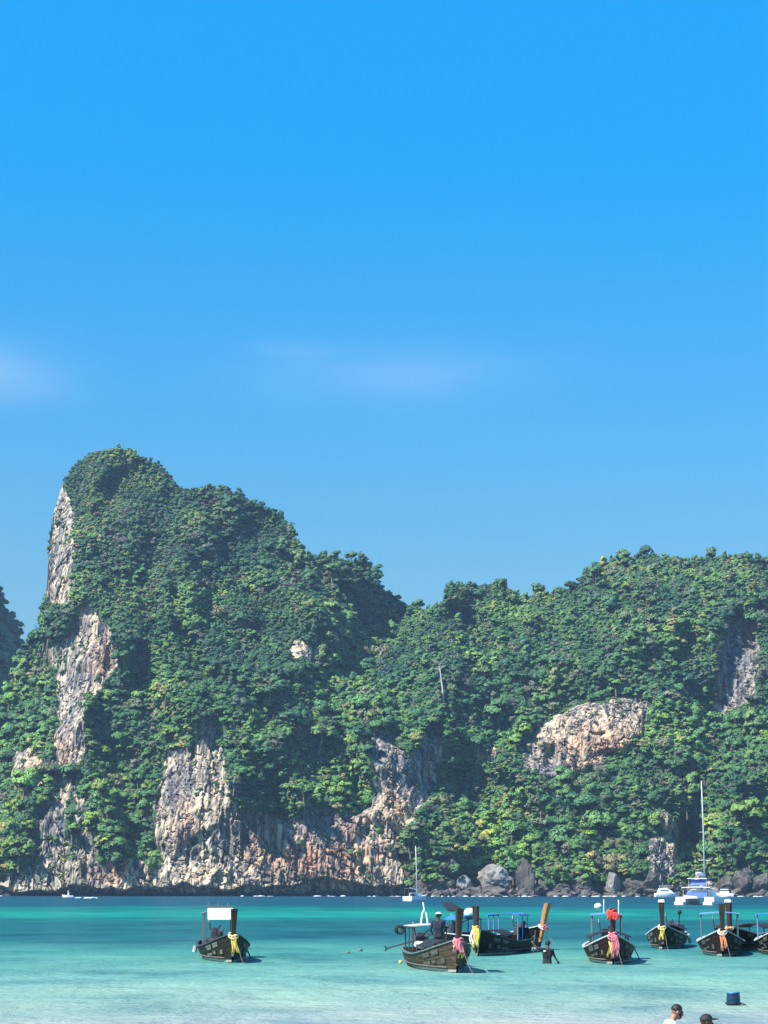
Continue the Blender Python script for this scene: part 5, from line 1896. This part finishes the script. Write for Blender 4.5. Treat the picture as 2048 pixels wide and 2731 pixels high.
mb.tube([(0.18, -0.05, 0.05), (0.26, -0.08, 0.02), (0.34, -0.1, -0.03)], 0.015, 6)
mb.build('rope', M_RUBBER, drum)

# ------------------------------------------------------------------ people
M_SKIN = paint('skin', (0.30, 0.165, 0.105), 0.55, 0.12, 12.0)
M_SKIND = paint('dark_skin', (0.09, 0.05, 0.035), 0.55, 0.15, 12.0)
M_SHIRTW = paint('white_shirt', (0.80, 0.79, 0.78), 0.85, 0.04, 8.0)
M_SHIRTB = paint('black_shirt', (0.014, 0.014, 0.017), 0.85, 0.2, 8.0)
M_SHIRTN = paint('navy_shirt', (0.018, 0.025, 0.05), 0.85, 0.2, 8.0)
M_SHORTS = paint('dark_shorts', (0.03, 0.032, 0.04), 0.85, 0.2, 8.0)
M_HAIR = paint('black_hair', (0.012, 0.010, 0.009), 0.6, 0.3, 30.0)


def figure(name, loc, rz, J, label, mats, vox=0.016, sleeve='short', group=None):
    """one continuous body grown over a posed skeleton. J: joints in local space (x to the right, y forward, z up)"""
    J = {k: Vector(v_) for k, v_ in J.items()}
    prims = []                                           # (a, b, ra, rb, region)

    def cap(a, b, ra, rb, reg): prims.append((Vector(a), Vector(b), ra, rb, reg))
    mid = (J['hip_l'] + J['hip_r']) / 2
    side = (J['sh_r'] - J['sh_l']).normalized()
    up = (J['neck'] - mid).normalized()
    fwd = up.cross(side) * -1
    if fwd.length < 0.1:
        fwd = Vector((0, 1, 0))
    fwd.normalize()
    # torso: chest, waist and hips each made of side by side masses
    for k in (-1, 0, 1):
        cap(mid + side * 0.075 * k, mid + side * 0.07 * k + up * 0.12, 0.105, 0.10, 'legs')
        cap(mid + side * 0.06 * k + up * 0.13, mid.lerp(J['neck'], 0.55) + side * 0.075 * k, 0.098, 0.108, 'torso')
        cap(mid.lerp(J['neck'], 0.55) + side * 0.08 * k, mid.lerp(J['neck'], 0.82) + side * 0.095 * k, 0.110, 0.092, 'torso')
    cap(J['sh_l'], J['sh_r'], 0.066, 0.066, 'torso')
    cap(J['neck'] - up * 0.03, J['head'] - (J['head'] - J['neck']).normalized() * 0.05, 0.062, 0.056, 'skin')
    for s in ('l', 'r'):
        cap(J['sh_' + s], J['el_' + s], 0.058, 0.044, 'torso' if sleeve else 'skin')
        cap(J['el_' + s], J['wr_' + s], 0.043, 0.028, 'torso' if sleeve == 'long' else 'skin')
        cap(J['hip_' + s], J['kn_' + s], 0.088, 0.060, 'legs')
        cap(J['kn_' + s], J['an_' + s], 0.056, 0.037, 'skin')
        d = (J['kn_' + s] - J['an_' + s]).normalized()
        f = (fwd - d * fwd.dot(d)).normalized()
        cap(J['an_' + s] - d * 0.04 - f * 0.03, J['an_' + s] - d * 0.055 + f * 0.15, 0.038, 0.028, 'skin')
        # hand: palm, four curled fingers, thumb
        hd = (J['wr_' + s] - J['el_' + s]).normalized()
        hs = hd.cross(fwd)
        hs = hs.normalized() if hs.length > 0.1 else side.copy()
        pn = hd.cross(hs).normalized()
        for k in (-1, 0, 1):
            cap(J['wr_' + s] + hs * 0.014 * k, J['wr_' + s] + hd * 0.085 + hs * 0.024 * k, 0.017, 0.015, 'skin')
        for k, ln in ((-1.5, 0.060), (-0.5, 0.075), (0.5, 0.080), (1.5, 0.070)):
            b0 = J['wr_' + s] + hd * 0.09 + hs * 0.019 * k
            b1 = b0 + hd * ln * 0.55 + pn * 0.012
            cap(b0, b1, 0.010, 0.009, 'skin')
            cap(b1, b1 + hd * ln * 0.42 + pn * 0.028, 0.009, 0.0075, 'skin')
        t0 = J['wr_' + s] + hd * 0.03 + hs * 0.030
        cap(t0, t0 + hd * 0.045 + hs * 0.032 + pn * 0.01, 0.012, 0.010, 'skin')
        cap(t0 + hd * 0.045 + hs * 0.032 + pn * 0.01, t0 + hd * 0.08 + hs * 0.034 + pn * 0.022, 0.010, 0.008, 'skin')
    # head: skull, jaw, nose, brow, ears
    H = J['head']
    look = J['look'].normalized()
    hr = look.cross(Vector((0, 0, 1))).normalized()
    hu = hr.cross(look).normalized()
    cap(H - look * 0.025 + hu * 0.035, H + look * 0.015 + hu * 0.045, 0.088, 0.082, 'skin')
    cap(H + hu * 0.01 + look * 0.02, H - hu * 0.075 + look * 0.05, 0.072, 0.046, 'skin')
    cap(H + look * 0.095 + hu * 0.01, H + look * 0.118 - hu * 0.028, 0.012, 0.017, 'skin')
    for k in (-1, 1):
        cap(H + hr * 0.086 * k - look * 0.005 + hu * 0.015, H + hr * 0.092 * k - look * 0.015 - hu * 0.025, 0.016, 0.013, 'skin')
        cap(H + look * 0.085 + hr * 0.035 * k + hu * 0.028, H + look * 0.088 + hr * 0.015 * k + hu * 0.028, 0.012, 0.012, 'skin')
    cap(H + look * 0.088 - hu * 0.058 + hr * 0.02, H + look * 0.088 - hu * 0.058 - hr * 0.02, 0.010, 0.010, 'skin')
    mb = MB()
    for a, b, ra, rb, reg in prims:
        ax = b - a
        if ax.length < 1e-4:
            ax = Vector((0, 0, 0.001))
        dn = ax.normalized()
        pts, rad = [], []
        for q in (-1.0, -0.86, -0.5):
            pts.append(a + dn * ra * q); rad.append(ra * math.sqrt(max(0.02, 1 - q * q)))
        pts.append(a); rad.append(ra)
        pts.append(b); rad.append(rb)
        for q in (0.5, 0.86, 1.0):
            pts.append(b + dn * rb * q); rad.append(rb * math.sqrt(max(0.02, 1 - q * q)))
        mb.tube(pts, rad, 12)
    tmp = mb.build('body_tmp', None)
    r_ = tmp.modifiers.new('remesh', 'REMESH')
    r_.mode = 'VOXEL'
    r_.voxel_size = vox
    s_ = tmp.modifiers.new('smooth', 'SMOOTH')
    s_.factor = 0.5
    s_.iterations = 2
    dg = bpy.context.evaluated_depsgraph_get()
    me = bpy.data.meshes.new_from_object(tmp.evaluated_get(dg))
    bpy.data.objects.remove(tmp)
    root = empty(name, loc, rz, label, 'person', group)
    me.materials.clear()
    regs = ['skin', 'torso', 'legs']
    for r in regs:
        me.materials.append(mats[r])
    cen = np.zeros(len(me.polygons) * 3)
    me.polygons.foreach_get('center', cen)
    cen = cen.reshape(-1, 3)
    best, idx = np.full(len(cen), 1e9), np.zeros(len(cen), np.int32)
    for a, b, ra, rb, reg in prims:
        A, Bv = np.array(a), np.array(b)
        ab = Bv - A
        t = np.clip(((cen - A) @ ab) / max(ab @ ab, 1e-9), 0, 1)
        dist = np.linalg.norm(cen - (A + t[:, None] * ab), axis=1) - (ra + (rb - ra) * t)
        w_ = dist < best
        best[w_] = dist[w_]
        idx[w_] = regs.index(reg)
    me.polygons.foreach_set('material_index', idx)
    me.polygons.foreach_set('use_smooth', np.ones(len(idx), bool))
    body = bpy.data.objects.new('body', me)
    COL.objects.link(body)
    body.parent = root
    return root, H, look, hr, hu


def hair(root, H, look, hr, hu, mat=M_HAIR, beard=False, name='hair'):
    mb = MB()
    rg = random.Random(1)
    rows = []
    for i in range(9):
        th = math.pi * 0.60 * i / 8
        row = []
        for k in range(16):
            ph = 2 * math.pi * k / 16
            front_ = math.cos(ph)
            lim = th * (0.62 if front_ > 0.5 else (0.85 if front_ > 0 else 1.0))
            rr = 0.100 + rg.uniform(-0.002, 0.003)
            row.append(H + hu * 0.045 + hu * rr * math.cos(lim) + (look * math.cos(ph) * 1.06 + hr * math.sin(ph) * 0.98) * rr * math.sin(lim) - look * 0.008)
        rows.append(row)
    mb.grid(rows, closed=True)
    mb.build(name, mat, root, smooth=True)
    if beard:
        mb = MB()
        for k in range(-4, 5):
            a = k / 4 * 1.25
            d = look * math.cos(a) + hr * math.sin(a)
            mb.ball(H - hu * (0.072 - 0.012 * abs(k)) + look * 0.035 + d * 0.046, (0.026, 0.026, 0.034), 7, 5)
        mb.build('beard', mat, root, smooth=True)


def ground_person(px, py, z=0.0):
    return on_water(px, py, z)


# wading person in black, holding the mooring line
wp = on_water(1459, 2570)
wr, H, look, hr, hu = figure('person', (wp.x, wp.y, -0.84), 0.0,
    dict(hip_l=(-0.09, 0, 0.86), hip_r=(0.09, 0, 0.86), neck=(0.02, 0, 1.40), head=(0.04, 0.03, 1.56), sh_l=(-0.19, 0.0, 1.36), sh_r=(0.20, 0.0, 1.33), el_l=(-0.36, 0.0, 1.40), wr_l=(-0.48, 0.02, 1.55),
         el_r=(0.28, 0.02, 1.10), wr_r=(0.38, 0.05, 0.96), kn_l=(-0.11, 0.08, 0.46), kn_r=(0.13, -0.02, 0.46), an_l=(-0.11, 0.02, 0.07), an_r=(0.14, -0.10, 0.07), look=(0.1, 1.0, -0.05)),
    'person in black wading waist deep and holding a boat line', dict(skin=M_SKIND, torso=M_SHIRTB, legs=M_SHORTS))
hair(wr, H, look, hr, hu)
mb = MB()
mb.ball((-0.09, -0.115, 1.30), (0.055, 0.02, 0.03), 8, 5)
mb.build('shirt_print', M_WHITECLOTH, wr, smooth=True)
# line from the hand to the raked bow post
mb = MB()
hand = Vector((wp.x - 0.50, wp.y + 0.02, -0.84 + 1.58))
tip = at(1428, 2482, on_water(1428, 2532).y - 0.1)
mb.tube([hand + Vector((0, 0, -0.35)), hand, hand.lerp(tip, 0.5) - Vector((0, 0, 0.06)), tip], 0.03, 6)
ln = mb.build('mooring_line', M_RAILDARK)
tag(ln, 'dark line running from the wading person to the raked bow', 'rope')

# boatman standing in the brown boat
bd = on_water(1214, 2594)
hh = math.radians(9.5) - math.atan2(bd.x, bd.y)
d2 = Vector((math.sin(hh), -math.cos(hh), 0))
bm_ = at(1168, 2500, (bd - d2 * 5.2).y)
br, H, look, hr, hu = figure('person', (bm_.x, bm_.y, 0.24), 0.0,
    dict(hip_l=(-0.09, 0, 0.84), hip_r=(0.09, 0, 0.84), neck=(0.0, 0, 1.40), head=(0.02, 0.02, 1.56), sh_l=(-0.19, 0, 1.35), sh_r=(0.19, 0, 1.35), el_l=(-0.27, 0.0, 1.08), wr_l=(-0.20, 0.16, 0.96),
         el_r=(0.27, 0.02, 1.08), wr_r=(0.22, 0.18, 0.98), kn_l=(-0.10, 0.03, 0.46), kn_r=(0.10, 0.03, 0.46), an_l=(-0.10, 0, 0.07), an_r=(0.11, 0, 0.07), look=(-1.0, -0.3, 0.0)),
    'boatman in navy shirt and pale cap standing in the brown boat', dict(skin=M_SKIND, torso=M_SHIRTN, legs=M_SHORTS))
hair(br, H, look, hr, hu)
mb = MB()
rows = []
for th, r in ((0.0, 0.01), (0.5, 0.055), (1.0, 0.095), (1.45, 0.112), (1.5, 0.17), (1.52, 0.172)):
    rows.append([H + hu * (0.075 + 0.075 * math.cos(th)) + (look * math.cos(a) + hr * math.sin(a)) * r for a in np.linspace(0, 2 * math.pi, 17)[:-1]])
mb.grid(rows, closed=True)
mb.build('cap', M_RAILWHITE, br, smooth=True)

# passenger sitting in the boat with the blue roof
sp_ = at(1396, 2485, on_water(1400, 2540).y + 1.0)
sr, H, look, hr, hu = figure('person', (sp_.x, sp_.y, 0.30), 0.0,
    dict(hip_l=(-0.09, 0, 0.22), hip_r=(0.09, 0, 0.22), neck=(0.0, 0.03, 0.74), head=(0.02, 0.06, 0.90), sh_l=(-0.19, 0.03, 0.70), sh_r=(0.19, 0.03, 0.70), el_l=(-0.24, 0.12, 0.44), wr_l=(-0.12, 0.32, 0.38),
         el_r=(0.24, 0.12, 0.44), wr_r=(0.12, 0.32, 0.38), kn_l=(-0.12, 0.42, 0.26), kn_r=(0.12, 0.42, 0.26), an_l=(-0.12, 0.42, -0.05), an_r=(0.12, 0.42, -0.05), look=(0.3, 1, 0)),
    'dark-clothed person sitting in the boat with the blue roof', dict(skin=M_SKIND, torso=M_SHIRTB, legs=M_SHORTS))
hair(sr, H, look, hr, hu)

# two people sitting in the shallows at the bottom of the picture
SEAT = dict(hip_l=(-0.09, 0.0, 0.10), hip_r=(0.09, 0.0, 0.10), kn_l=(-0.14, 0.40, 0.34), kn_r=(0.14, 0.40, 0.34), an_l=(-0.12, 0.66, 0.06), an_r=(0.12, 0.66, 0.06))
fp = at(1806, 2697, 41.0)
zb = float(bed_z(0.0, 41.0))
top_z = fp.z
J = dict(SEAT)
hz_ = top_z - zb
J.update(neck=(0.0, 0.26, hz_ - 0.15), head=(0.0, 0.34, hz_ - 0.02), sh_l=(-0.20, 0.22, hz_ - 0.22), sh_r=(0.20, 0.22, hz_ - 0.22), el_l=(-0.27, 0.34, hz_ - 0.46), wr_l=(-0.16, 0.50, hz_ - 0.42),
         el_r=(0.27, 0.34, hz_ - 0.46), wr_r=(0.16, 0.50, hz_ - 0.42), look=(0.0, 1.0, -0.22))
# facing right in the picture: local forward (+y) turns to world +x
pr, H, look, hr, hu = figure('person', (fp.x - 0.34, fp.y, zb), math.radians(-82), J, 'man in white shirt with sunglasses leaning forward in the shallows', dict(skin=M_SKIN, torso=M_SHIRTW, legs=M_SHORTS), vox=0.011)
hair(pr, H, look, hr, hu, beard=True)
mb = MB()
for k in (-1, 1):
    mb.ball(H + look * 0.092 + hr * 0.036 * k + hu * 0.018, (0.030, 0.020, 0.022), 9, 6)
    mb.tube([H + look * 0.085 + hr * 0.068 * k + hu * 0.022, H - look * 0.0 + hr * 0.096 * k + hu * 0.025], 0.006, 5)
mb.tube([H + look * 0.112 + hr * 0.02 + hu * 0.022, H + look * 0.112 - hr * 0.02 + hu * 0.022], 0.006, 5)
mb.build('sunglasses', M_WINDOW, pr, smooth=True)

fp = at(1884, 2724, 40.0)
zb = float(bed_z(0.0, 40.0))
hz_ = fp.z - zb
J = dict(SEAT)
J.update(neck=(0.0, 0.16, hz_ - 0.16), head=(0.0, 0.22, hz_ - 0.02), sh_l=(-0.18, 0.13, hz_ - 0.22), sh_r=(0.18, 0.13, hz_ - 0.22), el_l=(-0.25, 0.26, hz_ - 0.44), wr_l=(-0.15, 0.42, hz_ - 0.38),
         el_r=(0.25, 0.26, hz_ - 0.44), wr_r=(0.15, 0.42, hz_ - 0.38), look=(0.0, 1.0, 0.0))
qr, H, look, hr, hu = figure('person', (fp.x - 0.22, fp.y, zb), math.radians(-88), J, 'person in a black peaked cap at the bottom edge, facing right', dict(skin=M_SKIND, torso=M_SHIRTB, legs=M_SHORTS), vox=0.011)
hair(qr, H, look, hr, hu)
mb = MB()
rows = []
for th in np.linspace(0.02, 1.55, 9):
    rows.append([H + hu * (0.042 + 0.110 * math.cos(th)) + (look * math.cos(a) * 1.10 + hr * math.sin(a)) * 0.108 * math.sin(th) for a in np.linspace(0, 2 * math.pi, 21)[:-1]])
mb.grid(rows, closed=True)
mb.slab([[H + hu * (0.055 - 0.01 * (k / 3) + 0.03 * math.cos(a) - 0.02) + (look * math.cos(a) * (0.112 + 0.105 * k / 3 * math.cos(a)) + hr * math.sin(a) * 0.105) for a in np.linspace(-1.25, 1.25, 9)] for k in range(4)], (0, 0, 0.012))
mb.build('cap', M_BLACK, qr, smooth=True)

# ------------------------------------------------------------------ sea air
hz = bpy.data.materials.new('sea_air')
hz.use_nodes = True
hn, hl = hz.node_tree.nodes, hz.node_tree.links
hn.clear()
ho = hn.new('ShaderNodeOutputMaterial')
hv = hn.new('ShaderNodeVolumePrincipled')
hv.inputs['Color'].default_value = (0.48, 0.74, 1.0, 1)
hv.inputs['Density'].default_value = 0.000125
hv.inputs['Anisotropy'].default_value = 0.2
hl.new(hv.outputs[0], ho.inputs['Volume'])
mb = MB()
mb.box((0, 1150, 105), (3300, 2700, 240))
haze = mb.build('haze', hz)
tag(haze, 'thin bluish sea haze over the whole bay', kind='stuff')
